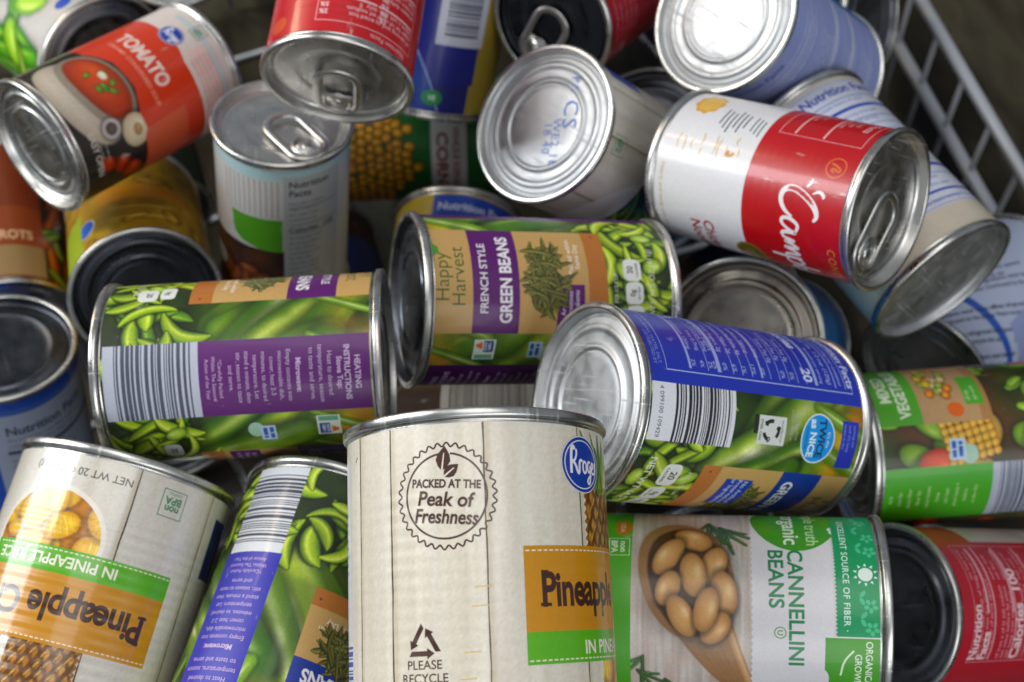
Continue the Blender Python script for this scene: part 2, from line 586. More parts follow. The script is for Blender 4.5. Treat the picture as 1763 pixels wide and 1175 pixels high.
    def lines(self, part, s0, s1, v_top, n, pitch, size, col, seed=0, align='LEFT', fill=0.95):
        """small print that nobody could read: words of random letters' outlines kept as ordinary ingredients copy"""
        rng = random.Random(seed)
        words = 'water salt beans sugar store in a cool dry place once opened keep cold serving of the daily value and heat until hot stir well before you serve total fat sodium fiber iron protein'.split()
        wd = s1 - s0
        out = []
        per = int(wd / (size * 0.52) * fill)
        for i in range(n):
            l = ''
            while len(l) < per - 3:
                l += rng.choice(words) + ' '
            out.append(l.strip()[:per])
        self.text(part, '\n'.join(out), s0 if align == 'LEFT' else (s0 + s1) / 2, v_top, size, col, align=align, line=pitch / size)

    def barcode(self, s0, v0, s1, v1, bar0, bar1, seed, paper='#e9eaee', ink='#2a2a30', part='barcode', inset=0.0):
        self.rect(part, s0, v0, s1, v1, paper)
        lay = self.over([(s0, v0), (s1, v1)])
        rng = random.Random(seed)
        v = bar0
        while v < bar1:
            w = rng.choice((0.45, 0.45, 0.8, 1.15, 1.5))
            self.rect(part, s0 + inset, v, s1 - inset, min(v + w, bar1), ink, lay)
            v += w + rng.choice((0.45, 0.45, 0.7, 1.0))

    def raster(self, part, s0, v0, s1, v1, img, layer=None):
        """img (ny,nx,3) in display values, painted as a fine colour grid"""
        ny, nx, _ = img.shape
        S, V = np.meshgrid(np.linspace(s0, s1, nx), np.linspace(v0, v1, ny))
        pts = np.c_[S.ravel(), V.ravel()]
        i = np.arange((ny - 1) * (nx - 1)); r, c = i // (nx - 1), i % (nx - 1)
        a = r * nx + c
        self.add(part, pts, np.c_[a, a + 1, a + nx + 1, a + nx], lin_arr(img).reshape(-1, 3), layer)

    def finish(self):
        for part, items in self.parts.items():
            part = part if isinstance(part, str) else part[0]
            V, C, F, o = [], [], [], 0
            for pts, faces, col, layer in items:
                ang = pts[:, 0] / self.Rb
                r = (self.Rb + 0.010 + layer * 0.014) / 1000
                v = np.clip(pts[:, 1], self.v0 - 0.2, self.v1 + 0.2)
                V.append(np.c_[r * np.cos(ang), r * np.sin(ang), v / 1000])
                C.append(np.c_[col, np.ones(len(pts))])
                F += [tuple(int(i) + o for i in f) for f in faces]
                o += len(pts)
            V = np.concatenate(V); C = np.concatenate(C).astype(np.float32)
            me = bpy.data.meshes.new(part)
            me.from_pydata(V.tolist(), [], F)
            # keep every face looking outwards, and shade with the wall's own normal
            me.polygons.foreach_set('use_smooth', [True] * len(me.polygons))
            bm = bmesh.new(); bm.from_mesh(me)
            flip = [f for f in bm.faces if f.normal.x * f.calc_center_median().x + f.normal.y * f.calc_center_median().y < 0]
            bmesh.ops.reverse_faces(bm, faces=flip)
            bm.to_mesh(me); bm.free()
            nv = V.copy(); nv[:, 2] = 0
            nv /= np.linalg.norm(nv, axis=1)[:, None]
            at = me.color_attributes.new('Col', 'FLOAT_COLOR', 'POINT')
            at.data.foreach_set('color', C.ravel())
            me.materials.append(self.mat)
            me.update()
            me.normals_split_custom_set_from_vertices(nv.tolist())
            link(part, me, self.obj)

# ------------------------------------------------------------------ painted food pictures (print, not light)


class Pic:
    def __init__(self, w, h, col, res=2.1, seed=0):
        self.w, self.h = w, h
        self.nx, self.ny = int(w * res) + 1, int(h * res) + 1
        self.X, self.Y = np.meshgrid(np.linspace(0, w, self.nx), np.linspace(0, h, self.ny))
        self.img = np.tile(hexarr(col), (self.ny, self.nx, 1)).astype(float)
        self.rng = np.random.default_rng(seed)

    def noise(self, scale, sy=None):
        sy = sy or scale
        gx, gy = int(self.w / scale) + 3, int(self.h / sy) + 3
        g = self.rng.random((gy, gx))
        x, y = self.X / scale, self.Y / sy
        i, j = x.astype(int), y.astype(int)
        fx, fy = x - i, y - j
        fx, fy = fx * fx * (3 - 2 * fx), fy * fy * (3 - 2 * fy)
        return (g[j, i] * (1 - fx) + g[j, i + 1] * fx) * (1 - fy) + (g[j + 1, i] * (1 - fx) + g[j + 1, i + 1] * fx) * fy

    def blend(self, a, col):
        self.img += a[..., None] * (np.asarray(col) - self.img)

    def mottle(self, col, scale, amt, sy=None):
        n = self.noise(scale, sy)
        self.blend(np.clip((n - .35) * 2, 0, 1) * amt, hexarr(col))

    def pod(self, pts, w, edge, mid, hi, hi_off=0.3, soft=0.5, shade=0.55, taper=0.25, hi_w=0.22):
        """a rounded pod along a bent line: dark rims, bright flank"""
        p = np.array(pts, float)
        t = np.linspace(0, 1, 14)[:, None]
        c = (1 - t) ** 2 * p[0] + 2 * t * (1 - t) * p[1] + t ** 2 * p[2]
        x0, x1 = c[:, 0].min() - w * 1.3, c[:, 0].max() + w * 1.3
        y0, y1 = c[:, 1].min() - w * 1.3, c[:, 1].max() + w * 1.3
        ix = slice(max(0, int(x0 / self.w * self.nx)), max(0, int(x1 / self.w * self.nx) + 1))
        iy = slice(max(0, int(y0 / self.h * self.ny)), max(0, int(y1 / self.h * self.ny) + 1))
        X, Y = self.X[iy, ix], self.Y[iy, ix]
        if X.size == 0:
            return
        best = np.full(X.shape, 1e9); sg = np.zeros(X.shape); al = np.zeros(X.shape)
        for k in range(13):
            a, b_ = c[k], c[k + 1]
            d = b_ - a; L = d @ d + 1e-9
            u = np.clip(((X - a[0]) * d[0] + (Y - a[1]) * d[1]) / L, 0, 1)
            ex, ey = X - a[0] - u * d[0], Y - a[1] - u * d[1]
            ds = np.hypot(ex, ey)
            m_ = ds < best
            best = np.where(m_, ds, best)
            sg = np.where(m_, (d[0] * ey - d[1] * ex) / math.sqrt(L), sg)
            al = np.where(m_, (k + u) / 13, al)
        rad = w / 2 * (1 - taper * (2 * np.abs(al - .5)) ** 3)
        q = best / rad
        sh = np.clip(1.35 - q, 0, 1) * shade * (q > .95)
        im = self.img[iy, ix]
        im *= (1 - np.clip((1.5 - q) / .5, 0, 1) * shade)[..., None]
        a = np.clip((1 - q) * rad / soft + .5, 0, 1)[..., None]
        f = np.clip(1 - q ** 2, 0, 1)[..., None]
        col = hexarr(edge) * (1 - f) + hexarr(mid) * f
        h = np.exp(-((sg / rad - hi_off) / hi_w) ** 2)[..., None] * np.clip(np.sin(np.pi * al), 0, 1)[..., None] ** .5
        col = col + h * .8 * (hexarr(hi) - col)
        col = col * (0.92 + 0.16 * self.rng.random())
        self.img[iy, ix] = im * (1 - a) + col * a

    def pods(self, n, box, length, width, edge, mid, hi, bend=.2, ang=None, spread=180, **kw):
        for _ in range(n):
            x = box[0] + self.rng.random() * (box[2] - box[0]); y = box[1] + self.rng.random() * (box[3] - box[1])
            L = length[0] + self.rng.random() * (length[1] - length[0])
            a = math.radians((ang or 0) + (self.rng.random() - .5) * 2 * spread)
            dx, dy = math.cos(a) * L / 2, math.sin(a) * L / 2
            bx = (self.rng.random() - .5) * L * bend * 2
            w = width[0] + self.rng.random() * (width[1] - width[0])
            self.pod([(x - dx, y - dy), (x - dy / L * bx * 2, y + dx / L * bx * 2), (x + dx, y + dy)], w, edge, mid, hi, **kw)

    def blob(self, x, y, a, b_, rot, edge, mid, hi, soft=.5, hx=-.3, hy=.35, shade=.4):
        c, d = math.cos(math.radians(rot)), math.sin(math.radians(rot))
        U = ((self.X - x) * c + (self.Y - y) * d) / a
        W = (-(self.X - x) * d + (self.Y - y) * c) / b_
        q = np.hypot(U, W)
        self.img *= (1 - np.clip((1.35 - q) / .35, 0, 1) * shade)[..., None]
        al = np.clip((1 - q) * min(a, b_) / soft + .5, 0, 1)[..., None]
        f = np.clip(1 - q ** 2.5, 0, 1)[..., None]
        col = hexarr(edge) * (1 - f) + hexarr(mid) * f
        h = np.exp(-(((U - hx) / .35) ** 2 + ((W - hy) / .3) ** 2))[..., None]
        col = col + h * .7 * (hexarr(hi) - col)
        self.img = self.img * (1 - al) + col * al

    def grain(self, amt=.05):
        self.img *= (1 + (self.rng.random((self.ny, self.nx, 1)) - .5) * 2 * amt)
        return np.clip(self.img, 0, 1)

# ------------------------------------------------------------------ where each tin lies: radius, height, foot of the tin, direction of its label's top, direction its s = 0 line faces
POSE = {
    'T': (0.0342, 0.1016, (-0.1919, 0.1251, 0.2584), (0.7498, 0.5163, -0.4138), (0.6386, -0.4011, 0.6567)),
    'U': (0.0342, 0.1016, (-0.1066, 0.0777, 0.156), (0.3069, 0.2958, 0.9046), (-0.0833, -0.9385, 0.3352)),
    'R': (0.0342, 0.1016, (-0.0052, 0.1832, 0.29), (-0.3628, -0.9318, 0.0042), (0.3053, -0.1147, 0.9453)),
    'S': (0.0381, 0.1127, (0.0419, 0.0638, 0.2506), (0.5051, 0.0205, -0.8628), (0.5167, -0.8079, 0.2833)),
    'K': (0.0342, 0.1016, (0.1015, 0.0272, 0.2397), (0.6174, -0.6786, 0.398), (-0.6162, -0.1028, 0.7808)),
    'W': (0.0381, 0.1127, (0.2025, 0.1044, 0.1491), (-0.5478, -0.0633, 0.8342), (0.4225, -0.8816, 0.2105)),
    'X': (0.0381, 0.1127, (0.2009, -0.0494, 0.1983), (-0.2617, 0.9566, -0.1281), (-0.4313, 0.0028, 0.9022)),
    'HL': (0.0381, 0.1127, (-0.1606, -0.0168, 0.2866), (0.9733, -0.206, -0.1012), (0.0159, -0.3791, 0.9252)),
    'HH': (0.0381, 0.1127, (0.0643, -0.0264, 0.2236), (-0.9166, 0.137, 0.3757), (0.2725, -0.4737, 0.8375)),
    'G': (0.0381, 0.1127, (0.0195, -0.0914, 0.3046), (0.7901, -0.139, -0.5969), (0.4718, -0.4838, 0.7371)),
    'P': (0.0437, 0.1160, (-0.0478, -0.2213, 0.3427), (0.2353, 0.9633, 0.1288), (0.0927, -0.1542, 0.9837)),
    'PL': (0.0437, 0.1160, (-0.1641, -0.0561, 0.2774), (-0.4749, -0.8799, -0.015), (0.3791, -0.22, 0.8988)),
    'BR': (0.0381, 0.1127, (-0.0889, -0.0858, 0.2538), (-0.4407, -0.8663, 0.2351), (0.3792, 0.0577, 0.9235)),
    'NF': (0.0381, 0.1127, (-0.2834, 0.0281, 0.0918), (0.3009, 0.3226, 0.8974), (0.2078, -0.9406, 0.2684)),
    'YL': (0.0381, 0.1127, (-0.1873, 0.158, 0.135), (0.1545, -0.8265, 0.5412), (0.2522, 0.5627, 0.7873)),
    'OL': (0.0381, 0.1127, (-0.2638, 0.1036, 0.1378), (-0.052, 0.978, -0.2018), (0.4045, 0.2054, 0.8912)),
    'TL': (0.0381, 0.1127, (-0.2261, 0.3018, 0.1705), (0.5146, -0.82, 0.2508), (-0.3271, 0.0826, 0.9414)),
    'TM': (0.0381, 0.1127, (-0.1166, 0.34, 0.1635), (0.0232, -0.7935, 0.6082), (0.644, 0.4771, 0.598)),
    'B': (0.0381, 0.1127, (-0.0102, 0.1519, 0.1618), (0.4423, 0.6088, 0.6586), (-0.0825, -0.7035, 0.7059)),
    'C': (0.0381, 0.1127, (-0.0678, 0.1879, 0.0959), (0.9647, -0.2278, -0.1322), (-0.0084, -0.5282, 0.8491)),
    'N': (0.0381, 0.1127, (-0.0474, -0.002, 0.1212), (0.3379, 0.9324, -0.1283), (0.2383, 0.0471, 0.9701)),
    'DK': (0.0342, 0.1016, (0.1301, 0.196, 0.1711), (-0.647, -0.5856, 0.4883), (0.6935, -0.1858, 0.6961)),
    'BK': (0.0381, 0.1127, (0.1253, 0.1192, 0.0373), (-0.1864, -0.1431, 0.972), (0.077, -0.9884, -0.1307)),
    'O': (0.0381, 0.1127, (0.1354, -0.0266, 0.1145), (-0.3263, -0.2441, 0.9132), (0.8401, -0.5178, 0.1617)),
    'Q': (0.0342, 0.1016, (0.1588, -0.0795, -0.0383), (-0.1343, 0.1983, 0.9709), (-0.2262, -0.96, 0.1647)),
    'MV': (0.0381, 0.1127, (0.2481, -0.1248, 0.15), (-0.9758, 0.1754, 0.1309), (0.0745, -0.296, 0.9523)),
    'CB': (0.0381, 0.1127, (-0.0019, -0.1559, 0.2533), (0.949, -0.3144, 0.0217), (-0.0745, -0.1569, 0.9848)),
    'RB': (0.0381, 0.1127, (0.2166, -0.1943, 0.1121), (-0.8017, 0.1138, 0.5868), (0.5394, -0.2855, 0.7922)),
    'BC': (0.0381, 0.1127, (-0.0723, -0.0372, 0.1479), (0.9748, -0.2174, -0.0493), (-0.0186, -0.2996, 0.9539)),
    'Y': (0.0381, 0.1127, (0.2101, -0.0547, 0.0867), (0.8002, 0.4802, -0.3593), (0.3636, 0.0881, 0.9274)),
}


def can(kind, key, text, top='ring', bot='ring', finish='  ', mat='paper', base='#d8d4cc', tab=None, group=None, v0=4.6):
    R, H, o, z, e1 = POSE[key]
    z = Vector(z).normalized(); e1 = Vector(e1); e1 = (e1 - z * e1.dot(z)).normalized(); e2 = z.cross(e1)
    root = bpy.data.objects.new(kind, None)
    COL.objects.link(root)
    root.empty_display_size = 0.02
    root.matrix_world = Matrix.Translation(o) @ Matrix((e1, e2, z)).transposed().to_4x4()
    root['label'] = text
    root['category'] = 'can'
    root['group'] = group or 'food cans heaped in the basket'
    wall, r0, r1, e_top, e_bot = can_meshes(R, H, top, bot, finish)
    link('body', wall, root)
    link('rim', r0, root); link('rim', r1, root)
    link('lid', e_top, root); link('base', e_bot, root)
    if tab is not None:
        tm, rm = tab_mesh(R, H)
        t = link('pull_tab', tm, root)
        t.rotation_euler = (0, 0, math.radians(tab))
        link('rivet', rm, t)
    return Label(R, H, M[mat], root, base, v0)

# --- green bean family of labels (kraft-paper front panel, coloured title stripe, bean photographs)


def bean_picture(lab, s0, s1, seed, v_cut=42):
    w, h = s1 - s0, 104
    p = Pic(w, h, '#1c2c0b', seed=seed)
    p.mottle('#2f4a12', 14, .8); p.mottle('#0f1a06', 9, .6)
    r = p.rng
    # large pods, close up, all leaning one way: dark flanks, lime bellies, thin white glints between them
    for k in range(int(w / 9) + 2):
        x = (k + r.random() * .6) * 9 - 4; y = v_cut + 8 + r.random() * 34
        L = 48 + r.random() * 30; a = math.radians(112 + r.random() * 30)
        dx, dy = math.cos(a) * L / 2, math.sin(a) * L / 2
        p.pod([(x - dx, y - dy), (x + r.normal() * 6, y + r.normal() * 6), (x + dx, y + dy)], 13 + r.random() * 10,
              '#244a0c', ('#7a9c20', '#4a7816', '#aec23c', '#386412')[k % 4], ('#d4de80', '#b4c858', '#f4f4d4')[k % 3], hi_off=(.45, -.4, .1)[k % 3], hi_w=(.22, .16, .3)[k % 3], soft=1.1, shade=.6)
        if k % 2 == 0:
            x += 5
            p.pod([(x - dx * .45, y - dy * .45), (x + 2, y), (x + dx * .5, y + dy * .5)], 2.6 + 4.2 * r.random(), '#cfd88a', '#f2f3da', '#fefef6', soft=1.3, shade=.0, taper=.95)
    p.mottle('#aabc3a', 15, .3); p.mottle('#1c3a0a', 12, .35)
    # warm blur near the top of the label
    t = np.clip((p.Y - 82) / 10, 0, 1) * np.clip(p.noise(15) * 1.5 - .2, 0, 1)
    p.blend(t * .95, hexarr('#c2a426'))
    t = np.clip((p.Y - 84) / 10, 0, 1) * np.clip(p.noise(10) - .5, 0, 1) * 2
    p.blend(t, hexarr('#b4761a'))
    for k in range(max(2, int(w / 16))):
        x = (k + r.random() * .7) * 16
        p.pod([(x - 5, 80), (x + 1, 92), (x + 6, 106)], 3.5 + r.random() * 5, '#4d7a14', '#7f9f2c', '#f6f6dc', hi_off=.1, hi_w=.2, soft=.9, shade=.3)
    # heap of cut beans towards the foot: short ends and slices lying every way
    band = np.clip((v_cut - p.Y) / 8, 0, 1)
    p.blend(band * .9, hexarr('#18240a'))
    p.mottle('#3c5214', 7, .4)
    for n, wd, ln, cs in ((int(w * .16), (3.5, 6), (14, 24), ('#284410', '#567c1c', '#98b246')), (int(w * .26), (3.6, 7.6), (13, 26), ('#34560c', '#93ac2a', '#d8e068')), (int(w * .17), (3.0, 6.5), (11, 22), ('#4a6c12', '#b0c43a', '#eef0a0'))):
        p.pods(n, (0, 2, w, v_cut - 6), ln, wd, *cs, bend=.55, hi_off=-.3, hi_w=.22, shade=.8, taper=.8, soft=.35)
    for k in range(int(w * .04)):
        x, y = r.random() * w, 2 + r.random() * (v_cut - 8)
        p.blob(x, y, 4.2 + r.random() * 1.5, 2.4 + r.random(), r.random() * 180, '#5c8020', '#b4cc58', '#e4eea8', soft=.5, shade=.5)
    lab.raster('bean_picture', s0, 4.4, s1, 108.4, p.grain(.05))


def bean_heap(lab, s, v, a, b_, seed, dark='#20240c', mid='#525526', hi='#948f4e', n=120, part='bean_heap', size=(1.6, 2.6), ln=(8, 14)):
    """small pile of sliced beans, printed without a frame"""
    rng = random.Random(seed)
    base = lab.over([(s - a, v - b_), (s + a, v + b_)])
    for i in range(n):
        q = math.sqrt(rng.random()); t = rng.random() * 6.283
        x, y = s + a * q * math.cos(t) * .8, v + b_ * q * math.sin(t) * .8
        L = rng.uniform(*ln) * .5; an = rng.random() * 3.1416; w = rng.uniform(*size)
        dx, dy = math.cos(an) * L, math.sin(an) * L
        bx, by = -dy * .25 * rng.uniform(-1, 1), dx * .25 * rng.uniform(-1, 1)
        k = rng.random()
        c0 = np.array(srgb(dark)) * (.6 + .8 * k); c1 = np.array(srgb(mid)) * (.7 + .6 * k); c2 = np.array(srgb(hi)) * (.6 + .5 * k)
        tt = np.linspace(-1, 1, 6)
        path = np.c_[x + dx * tt + bx * (1 - tt ** 2), y + dy * tt + by * (1 - tt ** 2)]
        nn = np.array([-dy, dx]) / L
        pr = (1 - np.abs(tt) ** 4 * .7) * w / 2
        offs = (-1, -.35, .3, 1); cols = (c0, c1, c2, c0)
        pts, cl = [], []
        for o_, c_ in zip(offs, cols):
            pts.append(path + nn * (pr * o_)[:, None]); cl.append(np.tile(c_, (6, 1)))
        fs = [(r_ * 6 + j, r_ * 6 + j + 1, (r_ + 1) * 6 + j + 1, (r_ + 1) * 6 + j) for r_ in range(3) for j in range(5)]
        lab.add((part, seed), np.concatenate(pts), fs, np.concatenate(cl), base + i * .07)


def badge(lab, s, v, w, h, lines, seed=0):
    """rounded white nutrition badge with dark lettering"""
    r = min(w, h) * .3
    pts = []
    for cx, cy, a0 in ((s + w / 2 - r, v + h / 2 - r, 0), (s - w / 2 + r, v + h / 2 - r, 90), (s - w / 2 + r, v - h / 2 + r, 180), (s + w / 2 - r, v - h / 2 + r, 270)):
        for i in range(5):
            a = math.radians(a0 + 22.5 * i)
            pts.append((cx + r * math.cos(a), cy + r * math.sin(a)))
    lab.poly('nutrition_badge', pts, '#e4e6e0')
    for t, dv, sz in lines:
        lab.text('lettering', t, s, v + dv, sz, '#23281c', bold=.02)


def non_gmo(lab, s, v, k=1.0):
    lab.rect('certification_mark', s - 5 * k, v - 4.6 * k, s + 5 * k, v + 4.6 * k, '#dfe6dc')
    lab.rect('certification_mark', s - 1.2 * k, v - 3.8 * k, s + 4.4 * k, v + .4 * k, '#2c4c86')
    lab.poly('certification_mark', [(s + .2 * k, v + 1.0 * k), (s + 4 * k, v + 1 * k), (s + 2.6 * k, v + 4 * k), (s + 1.4 * k, v + 3.4 * k)], '#d06c1c')
    lab.rect('certification_mark', s - 4.6 * k, v - 3.8 * k, s - 2.4 * k, v + 3.8 * k, '#6fa48a')
    lab.text('lettering', 'NON\nGMO', s + 1.6 * k, v - 1.0 * k, 1.7 * k, '#e8eef4', bold=.02)


def twice_mark(lab, s, v, k=1.0):
    lab.ell('certification_mark', s - 1.6 * k, v - 2.5 * k, 3.8 * k, 3.2 * k, '#a9c9b4', n=24)
    lab.rect('certification_mark', s - 3.5 * k, v - 1 * k, s + 4.5 * k, v + 5 * k, '#bcd2e4')
    for x0, x1, y in ((-2.6, .2, 2.6), (.8, 3.6, 2.6), (-2.4, 1.6, .1), (2.1, 3.4, .1)):
        lab.rect('certification_mark', s + x0 * k, v + y * k, s + x1 * k, v + (y + 1.6) * k, '#2a5aa0')


def kraft(lab, s0, s1, colour, stripe=(73, 93), foot=(34, 43), top=110, name='FRENCH STYLE', heap_seed=3, brand=True, box=True, flip=1):
    """brown paper front panel of the bean cans"""
    c = (s0 + s1) / 2
    lab.rect('front_panel', s0, foot[0], s1, top, '#bf9d68')
    lab.rect('front_panel', s0, foot[0], s1, foot[1], '#ac7038')
    lab.rect('title_stripe', s0, stripe[0], s1, stripe[1], colour)
    lab.text('title', name, c, stripe[1] - 6.4, 4.6, '#ece6ea', bold=.018, sx=1.0)
    lab.text('title', 'GREEN BEANS', c, stripe[0] + 3.4, 7.1, '#f2eef0', bold=.03, sx=.86)
    for sd in (-1, 1):
        lab.ell('front_panel', c + sd * (s1 - s0) * .44, foot[0] + 4, .55, .55, '#5a3c22', n=12)
    if brand:
        lab.text('brand_name', 'Happy', c, stripe[1] + 10.0, 8.2, '#2f5a2a', bold=-.006)
        lab.text('brand_name', 'Harvest', c + .5, stripe[1] + 3.2, 8.2, '#2f5a2a', bold=-.006)
        lab.poly('brand_name', [(c + 9, stripe[1] + 15.5), (c + 12, stripe[1] + 17.0), (c + 15.5, stripe[1] + 16.2), (c + 13.4, stripe[1] + 13.4), (c + 10.5, stripe[1] + 13.2)], '#4f8a30')
    lab.text('lettering', 'Packed within\nSame Day', c + 10, foot[1] + 6.6, 3.1, '#efe8da', bold=.01)
    if box:
        lab.rect('claim_box', c - 24, foot[1] + 2, c - 3, foot[1] + 14, colour)
        lab.text('lettering', 'No Artificial\nPreservatives\nor Ingredients', c - 13.5, foot[1] + 10.3, 2.9, '#d9d2e4', bold=.008)
    bean_heap(lab, c, (foot[1] + stripe[0]) / 2 + 3, 17, 9, heap_seed)


def heating(lab, s0, s1, v0, colour, top=108.2):
    lab.rect('instructions_panel', s0, v0, s1, top, colour)
    c = (s0 + s1) / 2
    y = top - 6
    ink = '#c4aecb'
    for t, sz, dv, bl in (('HEATING\nINSTRUCTIONS', 3.1, 6.9, .03), ('Stove Top:', 2.9, 3.6, .03), ('Heat to desired\ntemperature, season\nto taste and serve.', 2.75, 12.2, 0), ('Microwave:', 2.9, 3.6, .03),
                          ('Empty contents into\nmicrowavable dish,\ncover; heat 2-3\nminutes, to desired\ntemperature. Let\nstand a minute, then\nstir, season to taste\nand serve.', 2.5, 30.0, 0)):
        lab.text('lettering', t, c, y, sz, ink, bold=bl, line=1.28)
        y -= dv
    lab.text('lettering', '*Carefully Packed\nWithin The Seasonal\nAction of the Year', c, v0 + 7.6, 2.1, ink, line=1.2)


PURPLE, BLUE = '#571663', '#1d3a8c'
GREY_TXT = '#2b2b33'

# ---------------- the green bean tin lying on its side, heating text upright
lab = can('green_bean_can', 'HL', 'green bean can with purple heating instructions and barcode facing up', finish='  ')
bean_picture(lab, -66, 66, 11, 40)
kraft(lab, -79, -29.5, PURPLE, (75.5, 95), (37, 46), heap_seed=5)
kraft(lab, 39.5, 89, PURPLE, (75.5, 95), (37, 46), heap_seed=6)
lab.barcode(-11.5, 5.2, 18.6, 42, 9.5, 39, 3, '#b9bcc8', '#4a4f5c')
heating(lab, -11.5, 18.6, 42, PURPLE)
non_gmo(lab, 26, 90, 1.0); twice_mark(lab, 28, 64, 1.0)
badge(lab, -37, 20, 9, 8, (('20', -.6, 3.4),)); badge(lab, -38, 28, 9, 6, (('0g', -1, 2.8),)); badge(lab, 37, 27, 9, 7, (('20', -1, 3.4),))
lab.text('lettering', 'NET WT 14.5 OZ', -52, 14, 4, '#e0e4d8')
lab.finish()

# ---------------- french style green beans, front panel up
lab = can('green_bean_can', 'HH', 'french style green bean can with kraft front panel and purple title stripe facing up', finish='dd')
bean_picture(lab, -66, 66, 23, 38)
kraft(lab, -13.8, 34, PURPLE, (72.5, 92.5), (33.5, 42), top=108.2, heap_seed=8)
heating(lab, -61, -30, 42, '#43104c')
lab.rect('instructions_panel', 46, 5, 76, 108.2, PURPLE)
non_gmo(lab, -21.5, 86, 1.0); twice_mark(lab, -22, 62, 1.0)
badge(lab, 14, 22, 10, 8, (('20', -.2, 3.6), ('CALORIES', -2.6, 1.5))); badge(lab, 3.8, 21.5, 9.4, 8, (('0g', -.2, 3.2), ('SAT FAT', -2.6, 1.5))); badge(lab, -6, 21, 9, 8, (('0g', -.2, 3.2),))
lab.text('lettering', 'PER 1/2 CUP', 6, 29, 2.4, '#d8dccc'); lab.text('lettering', 'NET WT 14.5 OZ (411g)', 6, 12, 3.6, '#d4dcc4')
lab.finish()

# ---------------- blue nutrition panel and barcode, in front
lab = can('green_bean_can', 'G', 'green bean can with blue nutrition panel and barcode lying on the cannellini can', finish=' p')
bean_picture(lab, -11, 66, 31, 36)
lab.rect('nutrition_panel', -75, 4.6, -10.3, 108.2, '#2739a0')
for (v, w) in ((100.5, .35), (95.2, .5), (84.6, 1.5), (80, .35), (75.6, .3), (71, .3), (66.4, .3), (61.8, .3), (57.2, .9), (52.6, .3), (48, .3), (43.4, .3), (36, 1.7), (31.4, .3), (22.6, 1.1)):
    lab.rect('nutrition_panel', -57, v, -17, v + w, '#a4aede')
lab.stroke('nutrition_panel', [(-58, 12), (-15.4, 12), (-15.4, 104), (-58, 104)], .45, '#b9c1e6')
lab.text('lettering', 'Nutrition Facts', -17.5, 101.8, 5.4, '#d0d6f2', bold=.02, align='RIGHT')
for t, v, sz in (('about 3.5 servings per container', 97.2, 2.5), ('Serving size  1/2 cup (120g)', 91.5, 3.0), ('Amount per serving', 87.6, 2.4)):
    lab.text('lettering', t, -18, v, sz, '#b4bce4', align='RIGHT')
lab.text('lettering', 'Calories      20', -18, 79.2, 6.4, '#d4daf4', bold=.03, align='RIGHT')
for i, t in enumerate(('Total Fat 0g      0%', 'Saturated Fat 0g      0%', 'Trans Fat 0g        ', 'Cholesterol 0mg      0%', 'Sodium 380mg      17%', 'Total Carbohydrate 4g      1%', 'Dietary Fiber 2g      6%', 'Total Sugars 2g      0%', 'Includes 0g Added Sugars      0%')):
    lab.text('lettering', t, -18, 72.2 - i * 4.6 - (1 if i > 2 else 0), 2.9, '#b9c1e8', align='RIGHT')
for i, t in enumerate(('Calcium 30mg      2%', 'Iron 0.7mg      4%', 'Potassium 120mg      2%')):
    lab.text('lettering', t, -18, 32.2 - i * 4.0, 2.6, '#b9c1e8', align='RIGHT')
lab.text('lettering', 'INGREDIENTS: GREEN BEANS, WATER, SALT.\nDISTRIBUTED BY', -17, 8.6, 2.1, '#8f9ad2', align='RIGHT')
lab.barcode(-10.3, 4.8, 11, 43.3, 15.5, 41.5, 9, '#e4e5ea', '#26262c', inset=0)
lab.text('lettering', '4 099100 109429', .4, 8.2, 2.7, '#26262c')
lab.rect('recycling_mark', -2.6, 55, 8.4, 68.5, '#d9dcd8')
for k in range(3):
    a = math.radians(90 + 120 * k)
    lab.stroke('recycling_mark', [(2.9 + 3.6 * math.cos(a + d), 61.4 + 3.6 * math.sin(a + d)) for d in np.linspace(-.75, .55, 7)], [1.5] * 5 + [2.6, .2], '#24281f')
lab.text('lettering', 'How2Recycle', 2.9, 66.2, 1.5, '#2a2e26'); lab.text('lettering', 'STEEL CAN', 2.9, 55.8, 1.6, '#2a2e26', bold=.02)
lab.rect('recycling_mark', -2.6, 52.8, 4.5, 54.8, '#20261c')
lab.lines('lettering', -6, 12, 73.6, 2, 2.6, 1.9, '#aab49a', 4)
lab.ell('guarantee_mark', 4.2, 85.4, 9.9, 8.7, '#e2ebf2'); lab.ell('guarantee_mark', 4.2, 85.4, 9.3, 8.1, '#1f93d4')
lab.text('lettering', "It's the", 4.2, 90, 2.3, '#e6f2fa'); lab.text('lettering', 'TWICE', 4.0, 85.6, 4.9, '#12385e', bold=.035); lab.text('lettering', 'as NICE', 4.2, 81.2, 4.5, '#e8f3fa', bold=.03)
lab.text('lettering', 'GUARANTEE', 4.2, 79.0, 1.6, '#12385e')
lab.rect('claim_box', -4, 97.5, 15, 106, '#2c3aa2'); lab.lines('lettering', -2.6, 14, 103.4, 3, 2.5, 2.0, '#8e9ad8', 8)
kraft(lab, 19, 67, BLUE, (74, 94), (35.5, 44), top=108.2, name='', heap_seed=12, brand=True, box=False)
lab.rect('claim_box', 24.5, 49, 40.5, 62, '#1d3f9c')
lab.text('lettering', 'No Artificial\nPreservatives\nor Ingredients', 32.5, 57.8, 3.0, '#c9d2ec', bold=.01)
lab.text('lettering', 'NET WT 14.5 OZ (411g)', 17.5, 10.4, 4.4, '#e2e6da', align='LEFT', bold=.01)
